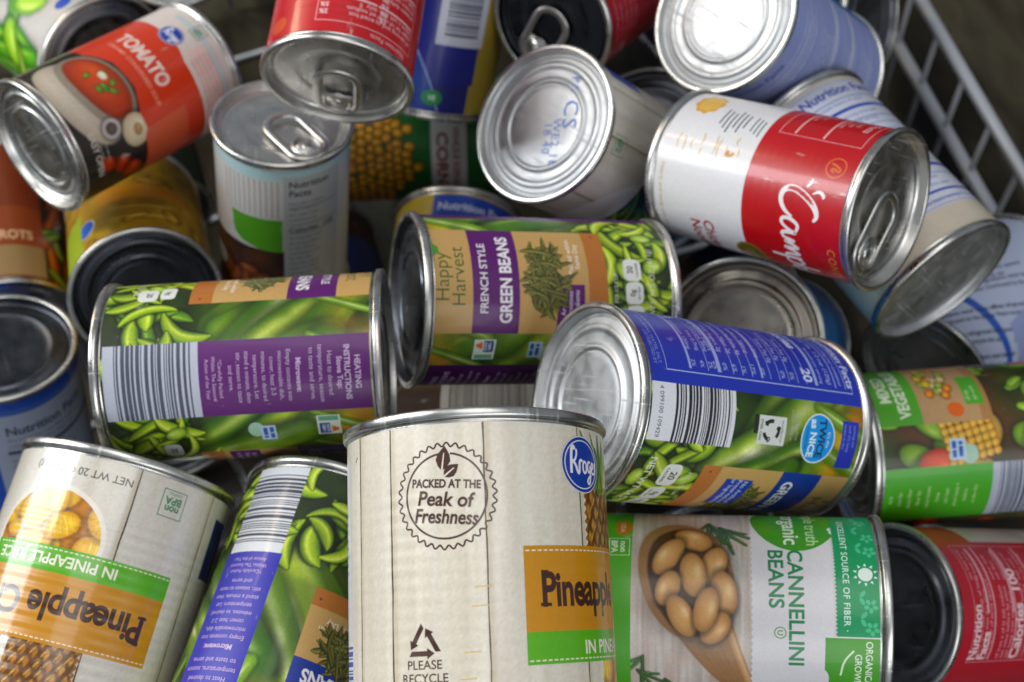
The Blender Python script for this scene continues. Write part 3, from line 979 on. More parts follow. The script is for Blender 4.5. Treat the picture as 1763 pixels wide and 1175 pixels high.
badge(lab, 25.5, 22.5, 11, 8.4, (('20', -.2, 4.2), ('CALORIES', -2.8, 1.7))); badge(lab, 37, 22, 9.6, 8, (('0g', -.2, 3.4), ('SAT FAT', -2.7, 1.5))); badge(lab, 47, 21.5, 9.4, 8, (('380mg', -.2, 2.6), ('SODIUM', -2.6, 1.5)))
lab.text('lettering', 'PER 1/2 CUP', 30, 30, 2.6, '#c9d2b4')
lab.finish()

# ---------------- upright tin with barcode and blue instructions, label upside down
lab = can('green_bean_can', 'BR', 'upside-down green bean can with barcode over blue instructions, between two pineapple cans')
bean_picture(lab, -58, 62, 47, 40)
heating(lab, 13.4, 40, 42, '#33329a', 108.2)
lab.barcode(14.2, 4.8, 39, 42, 8.5, 38.6, 21, '#d9dbe0', '#3a3d4c')
kraft(lab, -51, -3, BLUE, (78, 98), (51, 58), top=108.2, heap_seed=15, brand=True, box=False, name='')
lab.finish()

# ---------------- pineapple tins


def wood(lab, s0, s1, seed, seams, tint='#d4cfc6'):
    p = Pic(s1 - s0, 107, tint, res=1.3, seed=seed)
    p.mottle('#c6bfb2', 4.2, .45, 70); p.mottle('#e2ded6', 6, .5, 60); p.mottle('#b6a890', 1.6, .16, 50)
    for q in seams:
        d = p.X - (q - s0)
        p.blend(np.clip(1 - np.abs(d - .8) / 1.6, 0, 1) * .28, hexarr('#8f7a52'))
    lab.raster('plank_picture', s0, 4.6, s1, lab.v1, p.grain(.025))
    rng = random.Random(seed)
    for q in seams:
        path = [(q + rng.uniform(-.12, .12), v) for v in np.linspace(4.7, lab.v1 - .1, 16)]
        lab.stroke('plank_picture', path, [rng.uniform(.35, .65) for _ in path], '#3c301c')


def chunks(lab, s, v, a, b_, seed, clip_v=None, part='pineapple_picture'):
    w, h = 2 * a, 2 * b_
    p = Pic(w, h, '#b4761a', seed=seed)
    r = p.rng
    for k in range(26):
        x, y, an = r.random() * w, r.random() * h, r.random() * 6.28
        p.blob(x, y, 6.5 + r.random() * 3, 4.6 + r.random() * 2, math.degrees(an), '#c08c10', '#e6ba26', '#f8dc5c', hx=r.random() - .5, hy=r.random() - .5, shade=.3)
        for q in (-2.4, 0, 2.4):
            p.pod([(x + math.cos(an) * q - math.sin(an) * 3.6, y + math.sin(an) * q + math.cos(an) * 3.6), (x + math.cos(an) * q, y + math.sin(an) * q), (x + math.cos(an) * q * .5 + math.sin(an) * 3.6, y + math.sin(an) * q * .5 - math.cos(an) * 3.6)], 1.5, '#cf9c18', '#e6c238', '#fbee9a', soft=.7, shade=.06)
    img = p.grain(.05)
    # round vignette cut: rows narrowed to the ellipse
    ny, nx, _ = img.shape
    vv = np.linspace(v - b_, v + b_, ny)
    keep = vv <= (clip_v if clip_v else 1e9)
    u = np.linspace(-1, 1, nx)
    half = np.sqrt(np.clip(1 - ((vv - v) / b_) ** 2, 0.0004, 1)) * a
    S = s + half[:, None] * u[None]; V = np.repeat(vv[:, None], nx, 1)
    ii = np.clip(((S - s + a) / w * (nx - 1)).round().astype(int), 0, nx - 1)
    col = lin_arr(img)[np.arange(ny)[:, None], ii]
    rows = np.where(keep)[0]
    S, V, col = S[rows], V[rows], col[rows]
    n_ = len(rows)
    i = np.arange((n_ - 1) * (nx - 1)); q = (i // (nx - 1)) * nx + i % (nx - 1)
    lab.add(part, np.c_[S.ravel(), V.ravel()], np.c_[q, q + 1, q + nx + 1, q + nx], col.reshape(-1, 3))


def round_logo(lab, s, v, r, blue='#1c3f93'):
    lab.ell('brand_mark', s, v, r, r * .93, '#e8e6e0'); lab.ell('brand_mark', s, v, r * .97, r * .90, blue); lab.ell('brand_mark', s, v, r * .87, r * .80, '#e8e6e0'); lab.ell('brand_mark', s, v, r * .83, r * .765, blue)
    k = r / 9.5
    W = '#eceaf0'
    def st(pts, w=.85):
        lab.stroke('brand_mark', [(s + x * k, v + y * k) for x, y in pts], w * k, W, smooth=2)
    st([(-5.4, -3.0), (-5.3, 1.5), (-5.0, 4.6), (-4.2, 5.6), (-3.6, 4.4)], 1.1)              # K stem with curl
    st([(-5.2, .6), (-3.4, 1.2), (-2.6, 3.6), (-3.0, 4.6)], .8); st([(-4.6, .8), (-3.2, -.4), (-2.4, -2.8), (-1.6, -2.6)], 1.0)
    st([(-1.6, -2.6), (-1.5, .8), (-.7, 1.4), (.1, 1.0)], .9)                                  # r
    st([(1.1, 1.2), (.2, .2), (.3, -2.0), (1.2, -2.7), (2.1, -1.8), (2.1, .4), (1.2, 1.2)], .8)   # o
    st([(4.4, .9), (3.3, 1.3), (2.7, -.4), (3.2, -2.3), (4.3, -1.8), (4.5, 1.2), (4.4, -4.2), (3.4, -6.0), (2.4, -5.2), (3.0, -4.0), (4.8, -2.8)], .8)  # g
    st([(5.0, -1.2), (6.3, -.4), (6.0, 1.0), (5.2, .8), (5.0, -1.2), (5.6, -2.6), (6.7, -2.2)], .75)  # e
    st([(7.2, -2.6), (7.2, .8), (7.9, 1.2)], .75)                                                 # r


def pineapple_front(lab, L, tilt=0.0, chunk=True, fruit=True, wide=.74):
    """banner with its left edge at s = L"""
    k = math.tan(math.radians(tilt))
    def q(s0, v0, s1, v1, c, part='banner'):
        lab.poly(part, [(s0, v0 + (s0 - L) * k), (s1, v0 + (s1 - L) * k), (s1, v1 + (s1 - L) * k), (s0, v1 + (s0 - L) * k)], c)
    E = L + 74
    if chunk:
        lab.ell('pineapple_picture', L + 52, 37, 23.5, 20.5, '#e3ddd2'); chunks(lab, L + 52, 37, 21.5, 18.6, 5, 46)
    if fruit:
        p = Pic(26, 34, '#a8732a', seed=4)
        p.mottle('#cf9a3e', 5, .7); p.mottle('#7a4c16', 4, .6)
        for i in range(-8, 12):                       # crossing furrows between the eyes of the skin
            x = i * 4.4
            p.pod([(x, -2), (x + 9, 15), (x + 22 + p.rng.normal(), 36)], 1.3, '#4a2c0c', '#5c380f', '#6e4a18', soft=.8, shade=.25)
            p.pod([(x + 26, -2), (x + 15, 15), (x + 4 + p.rng.normal(), 36)], 1.3, '#4a2c0c', '#5c380f', '#6e4a18', soft=.8, shade=.25)
        for i in range(9):
            for j in range(7):
                x, y = j * 4.4 + (i % 2) * 2.2 + p.rng.normal() * .4, i * 3.9 + p.rng.normal() * .4
                p.pod([(x - .9, y - .4), (x + .2, y + .9), (x + 1.0, y + 2.6)], 1.2, '#6a4414', '#a8803a', '#e8cc8a', soft=.5, shade=.25, taper=.8)
        lab.raster('pineapple_picture', L + 25.5, 72, L + 51.5, 94, p.grain(.06)[: int(p.ny * .65)])
        for i in range(8):
            lab.poly('pineapple_picture', [(L + 25.6 + (i % 2) * .3, 73 + i * 2.6), (L + 24.2, 74.2 + i * 2.6), (L + 25.6, 75.8 + i * 2.6)], '#8d5a1e')
        for i, (x, y, b_) in enumerate(((30, 112, 3), (26, 108, -4), (36, 113, 2), (24, 112, -6), (41, 112, 5), (33, 106, 1))):
            lab.stroke('pineapple_picture', [(L + 36, 92), (L + 36 + (x - 36) * .4 + b_ * .3, 100), (L + x, min(y, 110.5))], [5, 3.6, .4], ('#4d7a26', '#7f9c3a', '#37601c')[i % 3], smooth=2)
        round_logo(lab, L + 24.2, 99.6, 9.6)
    q(L, 48.9, E, 74, '#b8841e'); q(L, 39.7, E, 49, '#5aa021')
    for i in range(36):
        s0 = L + .6 + i * 2.0
        q(s0, 72.4, s0 + 1.3, 72.82, '#e9e2cf', 'upper_stitching'); q(s0, 40.6, s0 + 1.3, 41.02, '#e9e2cf', 'lower_stitching')
    lab.text('title', 'Pineapple Chunks', L + 5.2, 56.6, 14.0, '#3b2218', align='LEFT', bold=.03, sx=wide, rot=tilt, spacing=.96)
    lab.rect('title', L + 5.4, 65.6, L + 7.8, 66.9, '#3b2218'); lab.rect('title', L + 4.9, 56.4, L + 8.6, 57.4, '#3b2218')
    lab.text('title', 'IN PINEAPPLE JUICE', L + 21, 42.6, 5.6, '#eee9da', align='LEFT', bold=.02, rot=tilt)


lab = can('pineapple_can', 'P', 'large pineapple can with round brown freshness seal on white plank print', mat='smooth', base='#d4cfc6')
wood(lab, -68, 68, 3, [-43.5, -28, 2.4, 35.8, 60], '#dad3c4')
pineapple_front(lab, 13.3, 1.2, chunk=True)
BR_ = '#3d2119'
def seal(lab, s, v, r):
    ring = [(s + (r + .62 * math.sin(34 * t)) * math.cos(t), v + (r * 1.03 + .62 * math.sin(34 * t)) * math.sin(t)) for t in np.linspace(0, 2 * math.pi, 306)[:-1]]
    lab.stroke('seal', ring, .55, BR_, closed=True)
    lab.stroke('seal', [(s + (r - 2.4) * math.cos(t), v + (r - 2.2) * math.sin(t)) for t in np.linspace(math.radians(98), math.radians(442), 110)], .6, BR_)
    def leaf(x, y, a, L, w):
        c, d = math.cos(a), math.sin(a)
        pr = [(0, 0), (.18, .62), (.42, 1), (.66, .8), (.86, .36), (1, 0)]
        pts = [(x + c * L * t - d * w * u, y + d * L * t + c * w * u) for t, u in pr] + [(x + c * L * t + d * w * u, y + d * L * t - c * w * u) for t, u in pr[-2:0:-1]]
        lab.poly('seal', pts, BR_)
        lab.stroke('seal', [(x, y), (x + c * L * .72, y + d * L * .72)], [.55, .3], '#ddd6c8')
    leaf(s - .9, v + 7.4, math.radians(82), 7.6, 2.3); leaf(s - .4, v + 5.6, math.radians(38), 5.8, 1.9)
    lab.text('seal', 'PACKED AT THE', s, v + 2.4, 3.5, BR_, bold=.03, rot=-4, sx=.82)
    lab.text('seal', 'Peak of', s - .6, v - 3.0, 6.0, BR_, bold=.02, rot=-5, shear=.12, sx=.95)
    lab.text('seal', 'Freshness', s - .3, v - 8.2, 5.9, BR_, bold=.02, rot=-5, shear=.12, sx=.84)
seal(lab, -9.5, 89.6, 14.9)
for k in range(3):                                   # three chasing arrows
    a1, a2 = math.radians(90 + 120 * k), math.radians(210 + 120 * k)
    ctr = np.array([-17.5, 47.0])
    c1, c2 = ctr + 5.6 * np.array([math.cos(a1), math.sin(a1)]), ctr + 5.6 * np.array([math.cos(a2), math.sin(a2)])
    d = (c2 - c1) / np.linalg.norm(c2 - c1); n_ = np.array([-d[1], d[0]]); L = np.linalg.norm(c2 - c1)
    e0, e1_, tip = c1 + d * L * .10, c1 + d * L * .62, c1 + d * L * .86
    lab.poly('recycling_mark', [tuple(e0 + n_ * .75), tuple(e0 - n_ * .75 - d * .9), tuple(e1_ - n_ * .75), tuple(e1_ + n_ * .75)], BR_)
    lab.poly('recycling_mark', [tuple(e1_ + n_ * 1.6), tuple(e1_ - n_ * 1.6), tuple(tip)], BR_)
lab.text('lettering', 'PLEASE\nRECYCLE', -17.4, 39.8, 3.6, BR_, bold=.012, line=1.05)
lab.rect('nutrition_panel', -76, 6, -53.5, 106, '#dfe1e8')
lab.barcode(-76, 34, -51.6, 49, 35, 48, 4, '#dfe1e8', '#34489a')
lab.lines('lettering', -68, -53.8, 88, 8, 2.6, 2.2, '#4a5aa4', 5, align='CENTER')
lab.stroke('nutrition_panel', [(-46.8, 104), (-46.2, 104.6), (-45.9, 105.4), (-45.5, 105.2)], .5, '#24262a')
for v in (62.5, 57, 44, 36.5, 30):
    lab.stroke('plank_picture', [(-14 + v * .2, v), (-9 + v * .2, v + .2)], .35, '#c8ad68')
lab.finish()

lab = can('pineapple_can', 'PL', 'upside-down pineapple can with round fruit picture below the purple barcode bean can', mat='ribbed', base='#d4cfc6')
wood(lab, -70, 72, 8, [-38, -4, 27, 58], '#d2cdc4')
pineapple_front(lab, -28.2, 0.0, chunk=True, fruit=True, wide=.86)
lab.text('lettering', 'NET WT 20 OZ (567g)', 18, 9.4, 4.2, '#3a342c', bold=.008)
GR = '#2c7a56'
def bpa(lab, s, v, w, k=1.0):
    lab.stroke('bpa_mark', [(s - w, v - w * 1.05), (s + w, v - w * 1.05), (s + w, v + w * 1.05), (s - w, v + w * 1.05)], .5 * k, GR, closed=True)
    lab.text('bpa_mark', 'non', s, v + w * .16, w * .82, GR, bold=.03); lab.text('bpa_mark', 'BPA', s, v - w * .52, w * .82, GR, bold=.03); lab.text('bpa_mark', 'LINING', s, v - w * .9, w * .36, GR)
bpa(lab, -19, 13.6, 4.9)
lab.rect('nutrition_panel', -64, 12, -44.5, 36, '#1d2b62')
lab.lines('lettering', -62, -46, 33, 7, 2.9, 2.2, '#4a5aa0', 2)
lab.finish()

# ---------------- cannellini beans
lab = can('bean_can', 'CB', 'white cannellini beans can with a spoon of beans, under the blue panel can', base='#d5d3d4')
p = Pic(112, 54, '#c6beb6', seed=6)
p.mottle('#a0968c', 26, .45, 1.4); p.mottle('#dcd6d2', 30, .8, 1.0); p.mottle('#b0a096', 40, .3, .8); p.mottle('#b58f82', 9, .25, 5)
def sprig(x, y, a, n, L):
    for i in range(n):
        t = a + (p.rng.random() - .5) * 1.7
        ln = L * (.6 + .5 * p.rng.random())
        p.pod([(x, y), (x + math.cos(t) * ln * .5 + 1, y + math.sin(t) * ln * .5), (x + math.cos(t) * ln, y + math.sin(t) * ln)], 1.5, '#22401c', '#3d5f30', '#7f9a6a', soft=.4, shade=.15)
# picture frame: x = s + 56, y = v - 10
sprig(20, 42, .9, 6, 14); sprig(17, 38, .2, 5, 13); sprig(22, 46, -.3, 4, 11); sprig(74, 14, -.6, 4, 16); sprig(84, 22, .3, 4, 13); sprig(80, 12, 1.2, 3, 12)
for i in range(60):                                   # wooden spoon: handle, bowl, hollow
    t = i / 59
    p.pod([(50, 17 + t * 24), (66, 28 + t * 18), (88 + 3 * t, 47 + t * 8)], 3.2, '#94704c', '#b8926a', '#d0b08a', soft=.6, shade=.02, hi_w=.4, taper=.1)
p.blob(43, 29.5, 25, 17, 14, '#8a6844', '#b08a60', '#c8a680', soft=.6, shade=.15)
p.blob(44, 30.5, 22, 14.5, 14, '#3c2410', '#5a3818', '#7a5028', soft=.9, shade=.1)
for (x, y, a, b_, r_) in ((27.8, 32.4, 8.1, 5.6, 61), (39.2, 39.6, 8.7, 5.2, -19), (49.8, 43.4, 9.0, 5.2, 9), (62.5, 40.2, 7.4, 5.0, -40), (35.5, 23.1, 9.8, 5.0, 150), (42.9, 32.1, 9.4, 5.4, 6), (48.4, 23.0, 7.4, 4.8, 159), (58.5, 28.0, 8.8, 5.0, 29), (55.9, 36.8, 9.0, 4.9, -14)):
    p.blob(x, y, a * .92, b_ * .9, r_, '#92683a', '#c69a64', '#ead2a8', soft=.5, hx=-.1, hy=.4, shade=.45)
lab.raster('spoon_picture', -56, 10, 56, 64, p.grain(.03))
lab.rect('green_band', -70, 4.6, 70, 19.5, '#4c9424')
lab.ell('organic_mark', -35, 16, 5, 3.2, '#b0702a'); lab.text('lettering', 'USDA', -35, 15, 2.6, '#e0d8c0')
lab.stroke('bpa_mark', [(-28, 11), (-20, 11), (-20, 18.6), (-28, 18.6)], .4, '#c9dcc0', closed=True); lab.text('bpa_mark', 'non\nBPA', -24, 15.2, 3.4, '#d8e6d0', bold=.02)
lab.rect('front_panel', -64, 63.5, 64, 92, '#dcdadd')
for i in range(44):
    lab.poly('front_panel', [(-56 + i * 2.6, 63.6), (-54.7 + i * 2.6, 62.9), (-53.4 + i * 2.6, 63.6)], '#dcdadd')
lab.ell('brand_mark', -43, 79.8, 19.2, 16.2, '#3f8a1e', n=60)
lab.text('brand_mark', 'simple truth', -26.3, 83.6, 6.4, '#b9d8a0', align='RIGHT', bold=.01); lab.text('brand_mark', 'organic', -26.6, 75.4, 8.4, '#e4eede', align='RIGHT', bold=.016)
lab.ell('brand_mark', -34, 93.4, 1.7, 1.1, '#e4eede', rot=35, n=16); lab.ell('brand_mark', -36.6, 92.6, 1.3, .8, '#e4eede', rot=-30, n=16)
lab.text('title', 'CANNELLINI', -24.3, 76.4, 7.6, '#0f7a4a', align='LEFT', bold=.022, sx=1.02); lab.text('title', 'BEANS', -24.3, 69.4, 7.6, '#0f7a4a', align='LEFT', bold=.022, sx=1.02)
lab.stroke('lettering', [(7.3 + 2.0 * math.cos(t), 73.2 + 2.0 * math.sin(t)) for t in np.linspace(0, 6.1, 26)], .35, '#3f8a1e', closed=True); lab.text('lettering', 'U', 7.3, 72.2, 2.8, '#3f8a1e', bold=.02)
lab.rect('fibre_band', -68, 93.2, 8, 108.1, '#0e8a58')
for i in range(50):
    lab.poly('fibre_band', [(-66 + i * 1.48, 93.3), (-65.3 + i * 1.48, 92.6), (-64.6 + i * 1.48, 93.3)], '#0e8a58')
lab.text('lettering', '\u00b7 EXCELLENT SOURCE OF FIBER \u00b7', -19.5, 95.6, 3.15, '#dcefe4', bold=.014, spacing=1.12)
lab.ell('sun_mark', -14.5, 103.6, 2.6, 2.6, '#e4f0e8', n=24)
for i in range(10):
    a = i * .6283
    lab.poly('sun_mark', [(-14.5 + 3.3 * math.cos(a - .16), 103.6 + 3.3 * math.sin(a - .16)), (-14.5 + 3.3 * math.cos(a + .16), 103.6 + 3.3 * math.sin(a + .16)), (-14.5 + 4.6 * math.cos(a), 103.6 + 4.6 * math.sin(a))], '#e4f0e8')
for i, (s, v) in enumerate(((-42, 104), (-36, 100.5), (-31, 105.5), (-26, 101), (-24, 105.6), (-6, 101.2), (-3, 105), (1.5, 101.5), (5, 105.4), (-47, 101), (-52, 105))):
    for r_ in (30, 140) if i % 2 else (0, 72, 144, 216, 288):
        x = s + 1.6 * math.cos(math.radians(r_)); y = v + 1.6 * math.sin(math.radians(r_))
        lab.ell('leaf_pattern', x, y, 1.5 if i % 2 else 1.0, .75, '#4fb488', rot=r_, n=14)
lab.rect('grown_box', 8.5, 89, 40, 108.1, '#45901f')
lab.rect('grown_box', 8, 89, 8.5, 108.1, '#e2e4e0')
lab.ell('grown_box', 25, 88.2, 4.2, 2.4, '#dcdadd'); lab.stroke('grown_box', [(13, 99), (17, 95.5), (23, 94.6)], .7, '#dfeed4', smooth=2)
lab.text('lettering', 'ORGANICALLY\nGROWN', 21, 103.2, 3.4, '#e4f0dc', bold=.014, line=1.1)
lab.finish()

# ---------------- tomato soup
lab = can('soup_can', 'T', 'tomato soup can with bowl picture and ringed silver base', top='tab', bot='ring', mat='soup', base='#d2c8c2')
p = Pic(108, 62, '#2a2420', seed=2)
p.mottle('#14100e', 18, .7); p.mottle('#4a3a30', 9, .3)
# picture: x = s + 52, y = v - 5
p.blob(40, 15, 27, 15, 8, '#a89c8c', '#cfc6b6', '#e4dece', soft=1, shade=.3)
p.blob(39, 25, 24, 13.5, 8, '#8f8474', '#d8d0c0', '#e8e2d4', soft=.6, shade=.1)
p.blob(38.5, 26, 20.5, 10.6, 8, '#7a2a0a', '#b2461a', '#c85a26', soft=.7, shade=.25)
for k in range(8):
    p.blob(39 + p.rng.normal() * 4.0, 28 + p.rng.normal() * 2.0, 2.2, 1.3, p.rng.random() * 180, '#31561a', '#5f8a2c', '#a8c060', soft=.5, shade=.2)
p.blob(36, 30, 2.6, 2.0, 0, '#c8c0a8', '#e4dcc8', '#f0ead8', soft=.6, shade=.1)
p.blob(66, 31, 8.5, 7.5, 0, '#b8a484', '#dccfb4', '#f0e8d4', soft=.7); p.blob(66, 32, 3, 2.2, 0, '#8f6a40', '#b08c60', '#d0b890', soft=.8, shade=.1)
p.blob(60, 19, 5.0, 5.0, 0, '#a8a09c', '#d4ccc8', '#ece8e4', soft=.6); p.blob(60, 19, 3.0, 3.0, 0, '#3a302c', '#5a4c48', '#6a5c58', soft=.6, shade=.1)
for (x, y, r_) in ((80, 20, 6), (87, 26, 6.5), (76, 12, 5)):
    p.blob(x, y, r_, r_ * .85, 20, '#6a1808', '#a83414', '#d06a3a', soft=.7)
lab.raster('soup_picture', -52, 5, 56, 67, p.grain(.04))
lab.poly('front_panel', [(-62, 38), (-34, 37), (-20, 44), (-4, 45), (8, 41), (16, 42), (20, 40), (46, 40), (46, 77), (-4, 75.5), (-12, 77.5), (-62, 77.5)], '#b83c1c')
lab.poly('front_panel', [(16, 42.5), (21, 40.5), (60, 40.5), (60, 66), (14, 66)], '#bd5a38')
lab.text('title', 'TOMATO', -16, 56.4, 10.5, '#dcc9c0', bold=.04, sx=.78); lab.text('title', 'CREAMY CONDENSED SOUP', -12, 51.2, 3.2, '#d89a84', bold=.01)
round_logo(lab, -19.5, 79.5, 6.6)
lab.text('lettering', 'EASY OPEN', 17, 11.2, 4.6, '#c9c2b8', bold=.02); lab.lines('lettering', 12, 25, 17.6, 2, 3, 2.4, '#b0a89c', 1)
lab.rect('nutrition_panel', -8, 79, 40, 94, '#d8beb8'); lab.rect('nutrition_panel', -30, 90, 44, 93, '#b8c4c4')
bpa(lab, -14, 92, 3.4)
lab.lines('lettering', -4, 36, 89, 5, 2.6, 2.0, '#b08a84', 3)
lab.finish()

# ---------------- creamy white soup, upright with a pull tab
lab = can('soup_can', 'U', 'upright white soup can with green panel and pull tab lid', top='tab', bot='ring', mat='soup', base='#cdccca', tab=35)
lab.rect('top_band', -50, 90.5, 50, 97, '#b4cdd0')
for i in range(11):
    lab.rect('stripes', -31 + i * 2.8, 67.5, -30.3 + i * 2.8, 90, '#a99f98')
p = Pic(60, 42, '#2c1c14', seed=9)
p.mottle('#5a3018', 12, .7)
for k in range(9):
    p.blob(p.rng.random() * 60, p.rng.random() * 30, 6 + p.rng.random() * 4, 4 + p.rng.random() * 2, p.rng.random() * 90, '#4a2410', '#8a4a22', '#b87a40', soft=.8)
p.blob(16, 22, 9, 7, 20, '#9a9a94', '#c4c4bc', '#dedcd4', soft=.8)
lab.raster('soup_picture', -58, 5, 0, 46, p.grain(.04))
lab.poly('front_panel', [(-29, 66), (-.6, 66.5), (-.6, 45.5), (-12, 46), (-22, 48.5), (-26, 52), (-27.4, 58)], '#549426')
lab.ell('soup_picture', -36, 60, 9, 13, '#cbc4bc')
lab.rect('nutrition_panel', 0, 6, 30, 93, '#b4b6b6')
lab.text('lettering', 'Nutrition\nFacts', 2.4, 86.6, 5.4, '#30323a', align='LEFT', bold=.02); lab.lines('lettering', 2.4, 27, 76, 4, 3.4, 2.6, '#4a4c54', 7); lab.text('lettering', 'Calories  100', 2.4, 58.6, 4.4, '#3a3c44', align='LEFT', bold=.02); lab.lines('lettering', 2.4, 27, 54, 12, 3.4, 2.6, '#50525a', 8)
for v in (74, 63, 57.6):
    lab.rect('nutrition_panel', 2.2, v, 28, v + .5, '#6a6c74')
lab.finish()

# ---------------- red soup tin upside down


def soup_facts(lab, s0, s1, v_lo, v_hi, ink, seed, title=None, rules=None):
    lab.stroke('nutrition_panel', [(s0, v_lo), (s1, v_lo), (s1, v_hi), (s0, v_hi)], .4, ink, closed=True)
    v = v_hi - 4
    i = 0
    if title:
        lab.text('lettering', title, s0 + 1.4, v - 1.4, 4.8, ink, align='LEFT', bold=.02); v -= 5
    while v > v_lo + 3:
        i += 1
        if i % 4 == 0:
            lab.rect('nutrition_panel', s0 + 1, v - .4, s1 - 1, v + .5, ink); v -= 1.6
        else:
            lab.lines('lettering', s0 + 1.4, s1 - 2, v - 1.5, 1, 3, 3.1, ink, seed * 31 + i)
        v -= 2.9


lab = can('soup_can', 'R', 'red soup can upside down, its pull-tab lid over the upright white can', top='tab', bot='ring', mat='soup', base='#a8141f', tab=185)
soup_facts(lab, -34, 14, 50, 91.5, '#e6c0c2', 4)
lab.text('lettering', 'Nutrition Facts', -30, 93.4, 3.2, '#e0b8bc', align='LEFT')
lab.rect('nutrition_panel', -12, 52, -11.2, 90, '#a8141f')
for i in range(6):
    lab.text('lettering', '%d%%' % (2 + i * 3), 11, 86 - i * 3.6, 3.2, '#e0c0c2', bold=.03)
    lab.text('lettering', '%d%%' % (1 + i * 2), -15, 84 - i * 3.6, 3.2, '#e0c0c2', bold=.03)
lab.ell('brand_mark', 34, 90, 5, 4, '#b8502a')
lab.rect('front_panel', -90, 5, 90, 40, '#d6d2cc')
lab.finish()

# ---------------- red and white soup with brushed script
lab = can('soup_can', 'K', 'red and white condensed soup can with white script name and pull-tab lid', top='tab', bot='ring', mat='soup', base='#d9d8da', tab=72)
lab.rect('red_field', -108, 50.6, 108, 97.1, '#a00f1a')
soup_facts(lab, -64, -23, 56, 94, '#e2acae', 9, 'Nutrition Facts')
lab.stroke('brand_mark', [(-11.8 + 4.2 * math.cos(t), 88.6 + 4.2 * math.sin(t)) for t in np.linspace(0, 6.283, 40)[:-1]], .55, '#c06a3a', closed=True)
lab.stroke('brand_mark', [(-13.4, 86), (-12.6, 89), (-11, 91.2), (-10, 90), (-11.6, 88), (-10.4, 86.6), (-9.8, 88.4)], .8, '#c06a3a', smooth=2)
W = '#e6e2e2'
def script(pts, w):
    lab.stroke('script_name', pts, w, W, smooth=3)
# capital with its two flourishes, then the joined small letters (text runs along s)
script([(11.5, 84.8), (9.2, 86.6), (5.2, 84.6), (1.6, 79.5), (-.6, 73.5), (1.0, 69.2), (5.6, 68.6), (9.6, 71.4), (11.4, 75)], [1.0, 2.0, 2.7, 2.9, 2.7, 2.3, 2.0, 1.7, .9])
script([(-1.8, 79.4), (-4.0, 80.8), (-5.6, 81)], [.7, 1.4, .3]); script([(.6, 82.6), (-1.2, 85.4), (.6, 88), (1.6, 87.4)], [.5, 1.5, 1.5, .4])
script([(17.6, 77.2), (14.6, 78.4), (12.2, 74.6), (12.4, 70.6), (15.0, 70.0), (17.6, 74), (18.6, 78), (18.4, 72.6), (19.6, 70), (21.6, 71.6)], [1.2, 1.6, 1.6, 1.6, 1.5, 1.2, 1.6, 1.9, 1.5, .8])
script([(21.2, 70.6), (22.8, 77.6), (23.0, 70.4), (24.6, 75.6), (26.2, 78), (26.6, 74), (26.4, 70.4), (28.2, 75.6), (29.8, 78), (30.4, 74), (30.4, 71), (32.0, 70.6)], [1.0, 1.6, 1.7, 1.2, 1.5, 1.7, 1.7, 1.2, 1.5, 1.7, 1.5, .8])
script([(32.6, 77.8), (32.8, 71), (32.6, 63.6)], [1.6, 1.9, 1.4]); script([(32.8, 75), (35, 78.2), (37.6, 76.6), (37.2, 71.6), (34.6, 70), (33, 71.4)], [1.2, 1.6, 1.8, 1.7, 1.4, 1.0])
script([(39.4, 84), (39.6, 74), (40.6, 70.6), (43.4, 71.6), (43.2, 76), (40.4, 76.6)], [1.2, 1.9, 1.8, 1.7, 1.5, 1.0]); script([(45.6, 74.4), (48.6, 75.6), (47.6, 78), (45.4, 76), (45.8, 71.6), (48.6, 70.4), (50.4, 72)], 1.4); script([(51.4, 84), (51.6, 72.6), (53, 70.6), (54.4, 72)], 1.7); script([(55.4, 84), (55.6, 72.6), (57, 70.6), (58.4, 72)], 1.7)
lab.text('lettering', 'CONDENSED', 22, 91.2, 5.2, '#b8873c', align='LEFT', spacing=1.25)
lab.ell('medal', -33, 15.5, 8, 6.5, '#c79a3c', wave=(.07, 9), n=70); lab.ell('medal', -33, 15.5, 6.4, 5.2, '#d4b062', wave=(.05, 7), n=40)
for i in range(6):
    lab.rect('lettering', -31 + (i % 3), 27 + i * 2.4, -21 + (i * 37 % 5), 27.8 + i * 2.4, '#4a565c')
for i in range(3):
    lab.rect('lettering', -29 + i, 43 + i * 2.2, -20 + (i * 5 % 4), 43.7 + i * 2.2, '#5a6a6a')
GD = '#c2a568'
for i, (v, sa, sb) in enumerate(((13, -13, -5), (15.5, -12, -4), (20, -11, -7), (24, -15, -9), (25.5, -8, -4), (31, -15, -6), (33.6, -14, -4), (37, -11, -6), (41.5, -16, -12), (43, -11, -7))):
    lab.stroke('gold_script', [(sa, v), ((sa + sb) / 2, v + (.9 if i % 2 else -.9)), (sb, v + .3)], [.4, .8, .3], GD, smooth=2)
lab.stroke('gold_script', [(-9, 39), (-7.2, 37.6), (-7, 40.4), (-8.6, 41.4)], 1.5, '#b8862c', smooth=2)
lab.text('title', 'Chicken\nNoodle', 36, 30, 7.4, '#8f1a22', bold=.02, line=.92)
lab.text('lettering', 'Hearty and made with care', 18, 7.6, 3.0, '#a8924e')
lab.ell('medal', 39, 51, 8.0, 7.4, '#7d6a2c'); lab.ell('medal', 39, 51, 6.6, 6.0, '#5f5420', n=30); lab.stroke('medal', [(36, 49), (38, 53), (40, 50), (42, 53)], .6, '#a8924e', smooth=2)
lab.finish()

